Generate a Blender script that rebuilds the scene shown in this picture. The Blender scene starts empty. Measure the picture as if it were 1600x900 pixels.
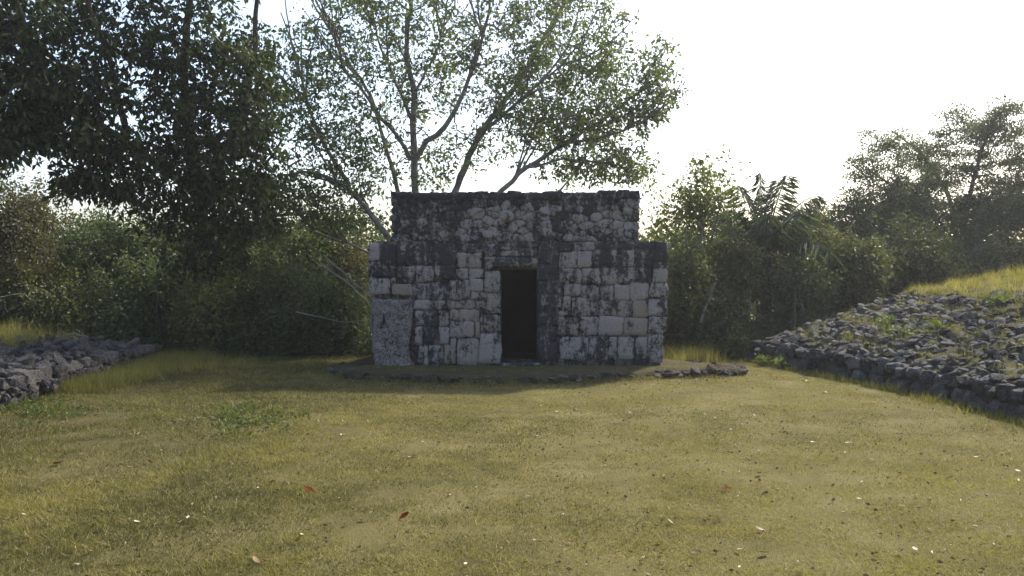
import bpy, math, random
import numpy as np

# ------------------------------------------------------------------ camera, sky, sun, exposure
scene = bpy.context.scene
col = scene.collection
F = 1330.0                       # focal length in pixels of the 1600 px wide photograph
CAMZ = 1.6
cam_data = bpy.data.cameras.new("camera")
cam_data.sensor_width = 36.0
cam_data.lens = F / 1600.0 * 36.0
cam_data.clip_end = 3000.0
cam = bpy.data.objects.new("camera", cam_data)
cam.location = (0, 0, CAMZ)
cam.rotation_euler = (math.radians(90) - math.atan(25 / F), 0, 0)
col.objects.link(cam)
scene.camera = cam

SUN_AZ = math.radians(44)        # clockwise from +Y (towards +X): behind and right of the ruin
SUN_EL = math.radians(43)
world = bpy.data.worlds.new("World")
scene.world = world
world.use_nodes = True
wn, wl = world.node_tree.nodes, world.node_tree.links
wn.clear()
sky = wn.new("ShaderNodeTexSky")
sky.sky_type = 'NISHITA'
sky.sun_disc = False
sky.sun_elevation = SUN_EL
sky.sun_rotation = SUN_AZ
sky.air_density = 1.0
sky.dust_density = 3.0
sky.ozone_density = 1.0
bg = wn.new("ShaderNodeBackground")
bg.inputs["Strength"].default_value = 0.15
wo = wn.new("ShaderNodeOutputWorld")
wl.new(sky.outputs[0], bg.inputs[0])
wl.new(bg.outputs[0], wo.inputs[0])

sun_data = bpy.data.lights.new("sun", 'SUN')
sun_data.energy = 4.0
sun_data.angle = math.radians(3.0)
sun_data.color = (1.0, 0.93, 0.80)
sun = bpy.data.objects.new("sun", sun_data)
sx, sy, sz = (math.sin(SUN_AZ) * math.cos(SUN_EL), math.cos(SUN_AZ) * math.cos(SUN_EL), math.sin(SUN_EL))
from mathutils import Vector, Matrix
sun.rotation_euler = Vector((sx, sy, sz)).to_track_quat('Z', 'Y').to_euler()
sun.location = (20, 30, 30)
col.objects.link(sun)

scene.view_settings.view_transform = 'Standard'
scene.view_settings.look = 'None'
scene.view_settings.exposure = 1.2
scene.view_settings.gamma = 1.0
scene.view_settings.use_curve_mapping = False
scene.render.engine = 'CYCLES'
scene.cycles.use_denoising = True
scene.cycles.max_bounces = 6
scene.cycles.diffuse_bounces = 4
scene.cycles.transmission_bounces = 4
scene.cycles.sample_clamp_indirect = 4.0

rng = np.random.default_rng(7)
random.seed(7)


# ------------------------------------------------------------------ helpers
def W(px, py, d):
    """Point at distance d in front of the camera that stands at photo position px, py."""
    return np.array([(px - 800.0) * d / F, d, CAMZ + (425.0 - py) * d / F])


def set_tag(o, label=None, cat=None, group=None, kind=None):
    if label: o["label"] = label
    if cat: o["category"] = cat
    if group: o["group"] = group
    if kind: o["kind"] = kind
    return o


def empty(name, loc, label=None, cat=None, group=None):
    o = bpy.data.objects.new(name, None)
    o.location = tuple(float(v) for v in loc)
    o.empty_display_size = 0.3
    col.objects.link(o)
    return set_tag(o, label, cat, group)


def link_mesh(name, me, mat=None, parent=None, loc=None):
    if mat is not None and len(me.materials) == 0:
        me.materials.append(mat)
    o = bpy.data.objects.new(name, me)
    col.objects.link(o)
    if parent is not None:
        o.parent = parent
    if loc is not None:
        o.location = tuple(float(v) for v in loc)
    return o


def mesh_np(name, V, T, smooth=False, attrs=None):
    """Mesh from numpy verts (n,3) and triangles (m,3)."""
    V = np.ascontiguousarray(V, dtype=np.float32)
    T = np.ascontiguousarray(T, dtype=np.int32)
    me = bpy.data.meshes.new(name)
    me.vertices.add(len(V))
    me.vertices.foreach_set("co", V.ravel())
    me.loops.add(len(T) * 3)
    me.loops.foreach_set("vertex_index", T.ravel())
    me.polygons.add(len(T))
    me.polygons.foreach_set("loop_start", np.arange(0, len(T) * 3, 3, dtype=np.int32))
    me.polygons.foreach_set("use_smooth", np.full(len(T), smooth, dtype=bool))
    for k, a in (attrs or {}).items():
        at = me.attributes.new(k, 'FLOAT', 'POINT')
        at.data.foreach_set("value", np.ascontiguousarray(a, dtype=np.float32))
    me.update(calc_edges=True)
    return me


def mesh_py(name, V, Fs, smooth=False):
    me = bpy.data.meshes.new(name)
    me.from_pydata([tuple(map(float, v)) for v in V], [], [tuple(map(int, f)) for f in Fs])
    if smooth:
        me.polygons.foreach_set("use_smooth", [True] * len(me.polygons))
    me.update()
    return me


class Noise2:
    """Smooth value noise on the plane."""
    def __init__(self, seed):
        self.g = np.random.default_rng(seed).random((128, 128))

    def one(self, x, y):
        xi, yi = np.floor(x).astype(int), np.floor(y).astype(int)
        fx, fy = x - xi, y - yi
        fx, fy = fx * fx * (3 - 2 * fx), fy * fy * (3 - 2 * fy)
        g = self.g
        a, b = g[xi % 128, yi % 128], g[(xi + 1) % 128, yi % 128]
        c, d = g[xi % 128, (yi + 1) % 128], g[(xi + 1) % 128, (yi + 1) % 128]
        return (a * (1 - fx) + b * fx) * (1 - fy) + (c * (1 - fx) + d * fx) * fy

    def __call__(self, x, y, octaves=3):
        x, y = np.asarray(x, float), np.asarray(y, float)
        s, amp, tot = 0.0, 1.0, 0.0
        for k in range(octaves):
            s = s + amp * self.one(x * 2 ** k + 17.3 * k, y * 2 ** k + 5.1 * k)
            tot += amp
            amp *= 0.5
        return s / tot


N1, N2, N3 = Noise2(1), Noise2(2), Noise2(3)


# ------------------------------------------------------------------ materials
def new_mat(name):
    m = bpy.data.materials.new(name)
    m.use_nodes = True
    nt = m.node_tree
    nt.nodes.clear()
    return m, nt, nt.nodes, nt.links


def N(nodes, t, **kw):
    n = nodes.new(t)
    for k, v in kw.items():
        setattr(n, k, v)
    return n


def ramp(nodes, links, src, stops, interp='LINEAR'):
    r = nodes.new("ShaderNodeValToRGB")
    r.color_ramp.interpolation = interp
    e = r.color_ramp.elements
    while len(e) < len(stops):
        e.new(0.5)
    for el, (p, c) in zip(e, stops):
        el.position = p
        el.color = (c, c, c, 1) if isinstance(c, (int, float)) else (*c, 1)
    links.new(src, r.inputs[0])
    return r.outputs[0]


def noise(nodes, links, vec, scale, detail=4, rough=0.6, dist=0.0):
    n = nodes.new("ShaderNodeTexNoise")
    n.inputs["Scale"].default_value = scale
    n.inputs["Detail"].default_value = detail
    n.inputs["Roughness"].default_value = rough
    n.inputs["Distortion"].default_value = dist
    if vec is not None:
        links.new(vec, n.inputs["Vector"])
    return n.outputs["Fac"]


def mixc(nodes, links, fac, a, b, blend='MIX'):
    m = nodes.new("ShaderNodeMix")
    m.data_type = 'RGBA'
    m.blend_type = blend
    for sock, v in ((m.inputs[0], fac), (m.inputs[6], a), (m.inputs[7], b)):
        if isinstance(v, (int, float)):
            sock.default_value = v
        elif isinstance(v, tuple):
            sock.default_value = (*v, 1)
        else:
            links.new(v, sock)
    return m.outputs[2]


def mathn(nodes, links, op, a, b=0.0, c=None, clamp=False):
    m = nodes.new("ShaderNodeMath")
    m.operation = op
    m.use_clamp = clamp
    for i, v in enumerate((a, b) if c is None else (a, b, c)):
        if isinstance(v, (int, float)):
            m.inputs[i].default_value = v
        else:
            links.new(v, m.inputs[i])
    return m.outputs[0]


def finish(nt, color, rough=0.9, bump=None, bump_strength=0.5, bump_dist=0.02, spec=0.2):
    nodes, links = nt.nodes, nt.links
    p = nodes.new("ShaderNodeBsdfPrincipled")
    p.inputs["Roughness"].default_value = rough
    p.inputs["Specular IOR Level"].default_value = spec
    if isinstance(color, tuple):
        p.inputs["Base Color"].default_value = (*color, 1)
    else:
        links.new(color, p.inputs["Base Color"])
    if bump is not None:
        b = nodes.new("ShaderNodeBump")
        b.inputs["Strength"].default_value = bump_strength
        b.inputs["Distance"].default_value = bump_dist
        links.new(bump, b.inputs["Height"])
        links.new(b.outputs[0], p.inputs["Normal"])
    o = nodes.new("ShaderNodeOutputMaterial")
    links.new(p.outputs[0], o.inputs[0])
    return p


def limestone_material(name, light=(0.255, 0.228, 0.216), tan=(0.20, 0.158, 0.118), dark=(0.019, 0.019, 0.021), pit_scale=30.0,
                       use_object_colour=True, const_tone=0.5, bump_strength=0.6, pits=False):
    """Weathered limestone under black lichen; the object's colour carries (how clean, how warm)."""
    m, nt, nodes, links = new_mat(name)
    tc = nodes.new("ShaderNodeTexCoord")
    vec = tc.outputs["Object"]
    n_big = noise(nodes, links, vec, 4.5, 8, 0.72, 0.6)
    n_mid = noise(nodes, links, vec, 17.0, 8, 0.74, 0.7)
    n_fine = noise(nodes, links, vec, 60.0, 3, 0.6)
    mp = nodes.new("ShaderNodeMapping")
    mp.inputs["Scale"].default_value = (6.5, 6.5, 1.5)
    links.new(vec, mp.inputs["Vector"])
    n_streak = noise(nodes, links, mp.outputs[0], 1.0, 6, 0.68, 0.4)
    if use_object_colour:
        oi = nodes.new("ShaderNodeObjectInfo")
        sep = nodes.new("ShaderNodeSeparateColor")
        links.new(oi.outputs["Color"], sep.inputs[0])
        tone, warm = sep.outputs[0], sep.outputs[1]
    else:
        tone, warm = const_tone, 0.3
    # lichen cover: weighted noises against the stone's own cleanness
    s = mathn(nodes, links, 'MULTIPLY_ADD', n_mid, 0.85, mathn(nodes, links, 'MULTIPLY', n_big, 0.6))
    s = mathn(nodes, links, 'MULTIPLY_ADD', n_streak, 0.92, mathn(nodes, links, 'SUBTRACT', s, 0.648))
    s = mathn(nodes, links, 'ADD', s, mathn(nodes, links, 'MULTIPLY', mathn(nodes, links, 'SUBTRACT', tone, 0.50), 0.36))
    clean = ramp(nodes, links, s, [(0.455, 0.0), (0.52, 0.5), (0.61, 1.0)])
    base = mixc(nodes, links, mathn(nodes, links, 'MULTIPLY', warm, 0.9, clamp=True), light, tan)
    base = mixc(nodes, links, ramp(nodes, links, n_fine, [(0.3, 0.0), (0.7, 0.35)]), base, (0.17, 0.16, 0.155))
    base = mixc(nodes, links, ramp(nodes, links, n_big, [(0.45, 0.0), (0.75, 0.4)]), base, (0.21, 0.165, 0.135))
    drk = mixc(nodes, links, ramp(nodes, links, n_mid, [(0.35, 0.0), (0.68, 1.0)]), dark, (dark[0] * 2.5, dark[1] * 2.5, dark[2] * 2.45))
    c = mixc(nodes, links, clean, drk, base)
    v = nodes.new("ShaderNodeTexVoronoi")
    v.inputs["Scale"].default_value = pit_scale
    links.new(vec, v.inputs["Vector"])
    if pits:
        dv = nodes.new("ShaderNodeVectorMath")
        dv.operation = 'MULTIPLY_ADD'
        nz = nodes.new("ShaderNodeTexNoise")
        nz.inputs["Scale"].default_value = 14.0
        links.new(vec, nz.inputs["Vector"])
        links.new(nz.outputs["Color"], dv.inputs[0])
        dv.inputs[1].default_value = (.09, .09, .09)
        links.new(vec, dv.inputs[2])
        links.new(dv.outputs[0], v.inputs["Vector"])
        v.feature = 'DISTANCE_TO_EDGE'
        pit = mathn(nodes, links, 'ADD', v.outputs["Distance"], mathn(nodes, links, 'MULTIPLY', mathn(nodes, links, 'SUBTRACT', 0.47, n_mid), 0.75))
        c = mixc(nodes, links, ramp(nodes, links, pit, [(0.0, 0.9), (0.055, 0.0)]), c, (0.03, 0.028, 0.028))
    h = mathn(nodes, links, 'MULTIPLY_ADD', v.outputs["Distance"], 0.5, n_mid)
    h = mathn(nodes, links, 'MULTIPLY_ADD', n_fine, 0.35, h)
    finish(nt, c, 0.92, h, bump_strength, 0.03, 0.15)
    return m


def rubble_material(name, a=(0.10, 0.10, 0.108), b=(0.30, 0.29, 0.285), warm=(0.27, 0.22, 0.18)):
    m, nt, nodes, links = new_mat(name)
    tc = nodes.new("ShaderNodeTexCoord")
    oi = nodes.new("ShaderNodeObjectInfo")
    va = nodes.new("ShaderNodeVectorMath")
    va.operation = 'ADD'
    sc = nodes.new("ShaderNodeVectorMath")
    sc.operation = 'SCALE'
    cmb = nodes.new("ShaderNodeCombineXYZ")
    for i in range(3):
        links.new(oi.outputs["Random"], cmb.inputs[i])
    links.new(cmb.outputs[0], sc.inputs[0])
    sc.inputs[3].default_value = 37.0
    links.new(tc.outputs["Object"], va.inputs[0])
    links.new(sc.outputs[0], va.inputs[1])
    vec = va.outputs[0]
    n1 = noise(nodes, links, vec, 2.2, 6, 0.68, 0.5)
    n2 = noise(nodes, links, vec, 9.0, 5, 0.7, 0.3)
    s = mathn(nodes, links, 'MULTIPLY_ADD', n2, 0.5, mathn(nodes, links, 'MULTIPLY', n1, 0.5))
    s = mathn(nodes, links, 'ADD', s, mathn(nodes, links, 'MULTIPLY', mathn(nodes, links, 'SUBTRACT', oi.outputs["Random"], 0.5), 0.16))
    f = ramp(nodes, links, s, [(0.40, 0.0), (0.52, 0.55), (0.66, 1.0)])
    c = mixc(nodes, links, f, a, b)
    c = mixc(nodes, links, ramp(nodes, links, n1, [(0.52, 0.0), (0.7, 0.6)]), c, warm)
    finish(nt, c, 0.95, mathn(nodes, links, 'MULTIPLY_ADD', n2, 0.7, n1), 0.9, 0.12, 0.1)
    return m


def leaf_material(name, c0, c1, c2=None, rough=0.55, transl=0.35, spec=0.25):
    """c0..c1 over each leaf's own tint, c2 for the few turned leaves."""
    m, nt, nodes, links = new_mat(name)
    at = nodes.new("ShaderNodeAttribute")
    at.attribute_name = "tint"
    stops = [(0.0, c0), (0.85, c1)]
    if c2:
        stops += [(0.93, c1), (1.0, c2)]
    c = ramp(nodes, links, at.outputs["Fac"], stops)
    p = nodes.new("ShaderNodeBsdfPrincipled")
    p.inputs["Roughness"].default_value = rough
    p.inputs["Specular IOR Level"].default_value = spec
    links.new(c, p.inputs["Base Color"])
    t = nodes.new("ShaderNodeBsdfTranslucent")
    tcol = mixc(nodes, links, 1.0, c, (1.25, 1.35, 0.55), 'MULTIPLY')
    links.new(tcol, t.inputs["Color"])
    mx = nodes.new("ShaderNodeMixShader")
    mx.inputs[0].default_value = transl
    links.new(p.outputs[0], mx.inputs[1])
    links.new(t.outputs[0], mx.inputs[2])
    o = nodes.new("ShaderNodeOutputMaterial")
    links.new(mx.outputs[0], o.inputs[0])
    return m


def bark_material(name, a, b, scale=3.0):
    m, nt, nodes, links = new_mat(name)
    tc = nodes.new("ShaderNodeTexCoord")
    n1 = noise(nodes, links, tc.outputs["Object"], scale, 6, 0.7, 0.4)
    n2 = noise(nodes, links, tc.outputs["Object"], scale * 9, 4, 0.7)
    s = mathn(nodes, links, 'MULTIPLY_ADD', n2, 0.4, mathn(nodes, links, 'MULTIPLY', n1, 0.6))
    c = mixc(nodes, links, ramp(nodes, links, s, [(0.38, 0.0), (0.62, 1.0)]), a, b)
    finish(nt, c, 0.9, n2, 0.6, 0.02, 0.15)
    return m


def soil_material(name, stops, scale=1.2, fine=40.0, left=False):
    m, nt, nodes, links = new_mat(name)
    tc = nodes.new("ShaderNodeTexCoord")
    v = tc.outputs["Object"]
    n1 = noise(nodes, links, v, scale, 6, 0.65, 0.3)
    n2 = noise(nodes, links, v, fine, 4, 0.75)
    n3 = noise(nodes, links, v, fine * 4, 2, 0.6)
    s = mathn(nodes, links, 'MULTIPLY_ADD', n2, 0.35, mathn(nodes, links, 'MULTIPLY', n1, 0.65))
    c = ramp(nodes, links, s, stops)
    if left:                                    # coarser, browner turf at left, with dappled tree shade painted in
        sp = nodes.new("ShaderNodeSeparateXYZ")
        links.new(v, sp.inputs[0])
        mr = nodes.new("ShaderNodeMapRange")
        mr.inputs[1].default_value, mr.inputs[2].default_value = 0.3, -4.2
        links.new(mathn(nodes, links, 'MULTIPLY_ADD', mathn(nodes, links, 'SUBTRACT', n1, 0.5), 6.0, sp.outputs[0]), mr.inputs[0])
        c = mixc(nodes, links, mathn(nodes, links, 'MULTIPLY', mr.outputs[0], 0.7), c, (0.088, 0.076, 0.034))
    c = mixc(nodes, links, ramp(nodes, links, n3, [(0.35, 0.45), (0.6, 0.0)]), c, (0.045, 0.035, 0.02))
    finish(nt, c, 0.97, mathn(nodes, links, 'ADD', n2, n3), 0.8, 0.03, 0.05)
    return m


M = {}
M["stone"] = limestone_material("weathered limestone block")
M["rough_stone"] = limestone_material("pitted limestone", light=(0.25, 0.228, 0.212), pit_scale=24.0, bump_strength=1.0, pits=True)
M["mortar"] = limestone_material("dark old mortar", light=(0.065, 0.06, 0.058), dark=(0.013, 0.013, 0.014), use_object_colour=False, const_tone=0.40, bump_strength=0.9)
M["room_shade"] = bark_material("plaster with room shade", (0.008, 0.008, 0.008), (0.022, 0.021, 0.02), 4.0)  # darkness inside the doorway, painted into the plaster colour
M["rubble_grey"] = rubble_material("grey rubble limestone", a=(0.034, 0.033, 0.034), b=(0.16, 0.155, 0.152), warm=(0.10, 0.088, 0.072))
M["rubble_brown"] = rubble_material("brown grey rubble limestone", a=(0.038, 0.036, 0.035), b=(0.185, 0.172, 0.162), warm=(0.15, 0.122, 0.10))
M["soil"] = soil_material("lawn soil and thatch", left=True, stops=[(0.3, (0.085, 0.078, 0.032)), (0.5, (0.165, 0.146, 0.058)), (0.62, (0.215, 0.187, 0.084)), (0.75, (0.25, 0.22, 0.15))])
M["mound_soil"] = soil_material("mound soil", [(0.3, (0.045, 0.040, 0.028)), (0.5, (0.09, 0.08, 0.048)), (0.7, (0.15, 0.132, 0.08))], 2.0)
M["platform_soil"] = soil_material("platform earth", [(0.3, (0.055, 0.048, 0.030)), (0.5, (0.085, 0.075, 0.043)), (0.7, (0.135, 0.118, 0.08))], 2.5, 30)
M["wood"] = bark_material("old lintel wood", (0.035, 0.028, 0.020), (0.10, 0.08, 0.055), 5.0)
M["bark_pale"] = bark_material("pale grey bark", (0.08, 0.072, 0.064), (0.26, 0.24, 0.215), 2.2)
M["bark_dark"] = bark_material("dark brown bark", (0.035, 0.028, 0.022), (0.12, 0.10, 0.08), 3.0)
M["bark_grey"] = bark_material("grey brown thicket bark", (0.07, 0.062, 0.052), (0.22, 0.20, 0.175), 3.0)
M["twig_pale"] = bark_material("bleached dead wood", (0.12, 0.11, 0.098), (0.27, 0.25, 0.23), 6.0)
M["leaf_main"] = leaf_material("main tree leaves", (0.045, 0.066, 0.028), (0.135, 0.160, 0.062), (0.21, 0.14, 0.07), transl=0.5)
M["leaf_dark"] = leaf_material("dark broad leaves", (0.014, 0.023, 0.010), (0.105, 0.135, 0.042), (0.17, 0.18, 0.05), transl=0.35)
M["leaf_green"] = leaf_material("mid green thicket leaves", (0.038, 0.058, 0.027), (0.100, 0.124, 0.055), (0.16, 0.14, 0.06))
M["leaf_olive"] = leaf_material("olive thicket leaves", (0.042, 0.050, 0.020), (0.122, 0.126, 0.050), (0.19, 0.15, 0.06))
M["leaf_brown"] = leaf_material("dry brownish thicket leaves", (0.042, 0.040, 0.022), (0.105, 0.096, 0.050), (0.16, 0.13, 0.07))
M["leaf_bright"] = leaf_material("yellow green leaves", (0.050, 0.070, 0.016), (0.135, 0.145, 0.035), (0.24, 0.20, 0.06), transl=0.45)
M["leaf_feather"] = leaf_material("fine grey green leaves", (0.045, 0.056, 0.032), (0.115, 0.128, 0.066), (0.14, 0.13, 0.07))
M["leaf_palm"] = leaf_material("palm leaves", (0.020, 0.034, 0.016), (0.058, 0.078, 0.030), (0.12, 0.10, 0.05), transl=0.25)
M["grass"] = leaf_material("short lawn grass", (0.066, 0.066, 0.024), (0.262, 0.222, 0.080), (0.40, 0.345, 0.18), rough=0.7, transl=0.30, spec=0.12)
M["grass_tall"] = leaf_material("tall seeding grass", (0.10, 0.105, 0.028), (0.27, 0.23, 0.080), (0.36, 0.30, 0.14), rough=0.7, transl=0.35, spec=0.12)
M["weed"] = leaf_material("weed leaves", (0.055, 0.075, 0.024), (0.125, 0.142, 0.045), (0.20, 0.20, 0.06), transl=0.4)
M["leaf_fallen_red"] = leaf_material("red brown fallen leaf", (0.085, 0.020, 0.009), (0.115, 0.030, 0.011), transl=0.1, spec=0.02)
M["leaf_fallen_pale"] = leaf_material("pale fallen leaf", (0.34, 0.30, 0.20), (0.52, 0.47, 0.36), transl=0.2)
M["leaf_fallen_brown"] = leaf_material("brown fallen leaf", (0.055, 0.042, 0.022), (0.16, 0.105, 0.05), transl=0.15)


# ------------------------------------------------------------------ ground
def ground_z(x, y):
    x, y = np.asarray(x, float), np.asarray(y, float)
    z = 0.05 * (N1(x * 0.35 + 40, y * 0.35 + 40, 2) - 0.5)
    z = z + 0.018 * (N2(x * 1.7 + 30, y * 1.7 + 30, 2) - 0.5)
    fall = np.clip((y - 16.0) / 6.0, 0, 1)
    return z - 0.22 * fall * fall * (3 - 2 * fall)


def axis(lo, hi, step, far, n_far=16):
    core = np.arange(lo, hi + 1e-6, step)
    g = np.geomspace(step * 2, far, n_far)
    return np.concatenate([lo - g[::-1], core, hi + g])


gx, gy = axis(-15, 15, 0.2, 900), axis(-4, 24, 0.2, 900)
GX, GY = np.meshgrid(gx, gy)
GZ = ground_z(GX, GY)
gv = np.stack([GX.ravel(), GY.ravel(), GZ.ravel()], 1)
nx, ny = len(gx), len(gy)
ii, jj = np.meshgrid(np.arange(nx - 1), np.arange(ny - 1))
q = (jj * nx + ii).ravel()
gt = np.concatenate([np.stack([q, q + 1, q + nx + 1], 1), np.stack([q, q + nx + 1, q + nx], 1)])
ground = link_mesh("ground", mesh_np("ground", gv, gt, True), M["soil"])
set_tag(ground, "flat clearing of dry lawn soil under the ruin and mounds", "ground", kind="structure")


# ------------------------------------------------------------------ masonry
def clip_poly(poly, nx_, ny_, c):
    """Keep the part of poly where nx*x + ny*y <= c."""
    out = []
    for i in range(len(poly)):
        a, b = poly[i], poly[(i + 1) % len(poly)]
        da, db = nx_ * a[0] + ny_ * a[1] - c, nx_ * b[0] + ny_ * b[1] - c
        if da <= 0: out.append(a)
        if (da < 0 < db) or (db < 0 < da):
            t = da / (da - db)
            out.append((a[0] + (b[0] - a[0]) * t, a[1] + (b[1] - a[1]) * t))
    return out


def voronoi(sites, box, stretch=1.0):
    x0, y0, x1, y1 = box
    cells = []
    for i, (ax, ay) in enumerate(sites):
        poly = [(x0, y0), (x1, y0), (x1, y1), (x0, y1)]
        for j, (bx, by) in enumerate(sites):
            if i == j or abs(ax - bx) > 110 or abs(ay - by) > 70: continue
            dx, dy = bx - ax, (by - ay) * stretch * stretch
            mx, my = (ax + bx) / 2, (ay + by) / 2
            poly = clip_poly(poly, dx, dy, dx * mx + dy * my)
            if len(poly) < 3: break
        if len(poly) >= 3: cells.append(((ax, ay), poly))
    return cells


def outline(poly, gap, jitter, maxlen=9.0):
    """Shrink, densify, round and roughen a polygon given in photo pixels of the wall plane."""
    c = np.mean(np.array(poly), 0)
    P = []
    n = len(poly)
    for i in range(n):
        a, b = np.array(poly[i], float), np.array(poly[(i + 1) % n], float)
        k = max(1, min(4, int(round(np.linalg.norm(b - a) / maxlen))))
        for t in range(k):
            P.append(a + (b - a) * t / k)
    P = np.array(P)
    d = P - c
    w = np.maximum(np.abs(d).max(0), 1e-3)
    P = c + d * (1 - gap / np.maximum(w, gap * 1.5))
    Q = []
    for i in range(len(P)):
        a, b = P[i], P[(i + 1) % len(P)]
        Q += [a * 0.78 + b * 0.22, a * 0.22 + b * 0.78]
    Q = np.array(Q)
    if len(Q) > 26: Q = Q[::2]
    return Q + rng.normal(0, jitter, Q.shape)


def stone_mesh(name, Q, y0, origin, depth=0.14, proud=0.02, dome=0.02, tilt=0.008):
    """Rounded stone whose face fills outline Q (photo pixels on the plane y = y0), verts relative to origin."""
    n = len(Q)
    c = Q.mean(0)
    tx, tz = rng.normal(0, tilt, 2)
    ext = np.maximum(np.ptp(Q, axis=0), 1)

    def ring(scale, y, jit):
        R = c + (Q - c) * scale
        rel = (R - c) / ext
        yy = y + tx * rel[:, 0] + tz * rel[:, 1] + rng.normal(0, jit, n)
        return np.array([W(p[0], p[1], y0) for p in R]) * [1, 0, 1] + np.stack([0 * yy, yy, 0 * yy], 1)
    rings = [ring(1.0, y0 + depth, 0), ring(1.0, y0 - proud + 0.016, 0.002), ring(0.95, y0 - proud + 0.003, 0.003),
             ring(0.55, y0 - proud - dome * 0.8, 0.006)]
    V = np.concatenate(rings + [rings[-1].mean(0)[None] - [0, dome * 0.2, 0]]) - origin
    T = []
    for r in range(3):
        for i in range(n):
            a, b = r * n + i, r * n + (i + 1) % n
            T += [(a, a + n, b), (b, a + n, b + n)]
    for i in range(n):
        T.append((3 * n + i, 4 * n, 3 * n + (i + 1) % n))
    T = np.array(T)
    # make sure the winding faces the camera
    area = np.sum(Q[:, 0] * np.roll(Q[:, 1], -1) - np.roll(Q[:, 0], -1) * Q[:, 1])
    if area > 0: T = T[:, ::-1]
    return mesh_np(name, V, T, True)


def box_mesh(name, x0, x1, y0, y1, z0, z1, origin):
    V = np.array([(x, y, z) for z in (z0, z1) for y in (y0, y1) for x in (x0, x1)]) - origin
    Fs = [(0, 1, 5, 4), (1, 3, 7, 5), (3, 2, 6, 7), (2, 0, 4, 6), (4, 5, 7, 6), (0, 2, 3, 1)]
    return mesh_py(name, V, Fs)


D0 = 13.3                                   # front plane of the lower wall
ruin_o = np.array([0.08, 14.5, 0.10])
ruin = empty("stone_shrine", ruin_o, "small flat roofed limestone ruin with one dark doorway on the low platform", "ruin")

zt = W(0, 380, D0)[2]                       # top of the lower storey
zb = 0.05
X = lambda px: (px - 800) * 0.01
xl, xr, xd0, xd1 = -2.11, 2.32, X(783), X(840)
zl = W(0, 418, D0)[2]
yb = 16.0
c0 = D0 + 0.010
parts = {
    "left_pier": (xl, xd0, c0, 13.95, zb, zt), "right_pier": (xd1, xr, c0, 13.95, zb, zt),
    "door_header": (xd0, xd1, c0, 13.95, zl, zt),
    "side_wall": (xl, xl + 0.55, 13.95, yb - 0.5, zb, zt), "side_wall.001": (xr - 0.55, xr, 13.95, yb - 0.5, zb, zt),
    "back_wall": (xl, xr, yb - 0.5, yb, zb, zt),
    "roof_slab": (xl, xr, c0 + 0.004, yb - 0.004, zt, zt + 0.03),
}
cores = {}
for nm, b in parts.items():
    cores[nm] = link_mesh(nm.split(".")[0], box_mesh(nm.split(".")[0], *b, ruin_o), M["room_shade"] if nm[:4] in ("side", "back") else M["mortar"], ruin)
# interior floor, door sill
link_mesh("room_floor", box_mesh("room_floor", xl + 0.55, xr - 0.55, 13.95, yb - 0.5, zb, 0.13, ruin_o), M["room_shade"], ruin)
D1 = 13.42                                  # front plane of the upper storey
k1 = D1 / F
uz0, uz1 = zt + 0.03, W(0, 303, D1)[2]
upper = link_mesh("upper_wall", box_mesh("upper_wall", (616 - 800) * k1, (996 - 800) * k1, D1 + 0.010, 15.75, uz0, uz1, ruin_o), M["mortar"], ruin)


def add_stone(name, poly, y0, tone, warm, parent, gap=0.9, jitter=0.35, mat=None, **kw):
    Q = outline(poly, gap, jitter)
    if parent is not ruin: kw_parent = parent
    o = link_mesh(name, stone_mesh(name, Q, y0, ruin_o, **kw), mat or M["stone"], parent)
    o.color = (max(0, min(1, tone + rng.normal(0, 0.03))), max(0, min(1, warm)), 0, 1)
    return o


L_STONES = [  # x0, y0, x1, y1, cleanness, warmth : the lower wall left of the door
    (575, 380, 594, 408, .62, .0), (595, 380, 619, 415, .10, .0), (619, 380, 645, 415, .08, .0), (645, 380, 677, 415, .10, .0),
    (677, 380, 713, 415, .05, .0), (713, 380, 733, 394, .30, .0), (733, 380, 755, 395, .42, .1), (713, 394, 729, 419, .66, .2), (729, 395, 753, 419, .72, .3),
    (575, 408, 598, 432, .22, .0), (598, 415, 619, 433, .38, .2), (619, 415, 650, 434, .55, .0), (650, 415, 679, 441, .60, .1), (679, 415, 713, 437, .30, .0),
    (713, 419, 732, 437, .62, .1), (732, 419, 755, 435, .72, .2), (756, 423, 782, 457, .62, .2),
    (576, 433, 611, 461, .66, .0), (611, 434, 619, 446, .75, .1), (619, 434, 649, 443, .35, .0), (613, 443, 643, 462, .80, .8), (643, 443, 666, 469, .25, .2),
    (666, 440, 702, 469, .33, .0), (702, 438, 722, 469, .52, .1), (722, 438, 735, 467, .35, .0), (734, 435, 755, 457, .90, .0),
    (735, 457, 760, 469, .62, .1), (760, 457, 782, 491, .60, .6),
    (646, 469, 672, 485, .82, .0), (672, 469, 703, 484, .42, .1), (703, 469, 729, 483, .40, .5), (729, 469, 743, 483, .45, .5), (743, 469, 759, 483, .60, .7),
    (648, 485, 661, 509, .70, .1), (661, 485, 685, 512, .16, .0), (661, 512, 685, 539, .10, .0), (685, 484, 702, 510, .70, .2), (686, 510, 702, 538, .74, .1),
    (703, 483, 717, 501, .74, .6), (717, 483, 749, 502, .80, .5), (702, 502, 741, 528, .85, .3), (741, 502, 750, 528, .62, .4),
    (750, 491, 783, 521, .52, .6), (749, 521, 783, 569, .80, .0), (648, 510, 660, 540, .68, .1), (652, 540, 670, 574, .62, .1), (670, 539, 693, 573, .30, .0),
    (693, 538, 704, 571, .48, .8), (703, 528, 713, 570, .66, .6), (713, 528, 749, 572, .78, .4),
]
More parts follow.
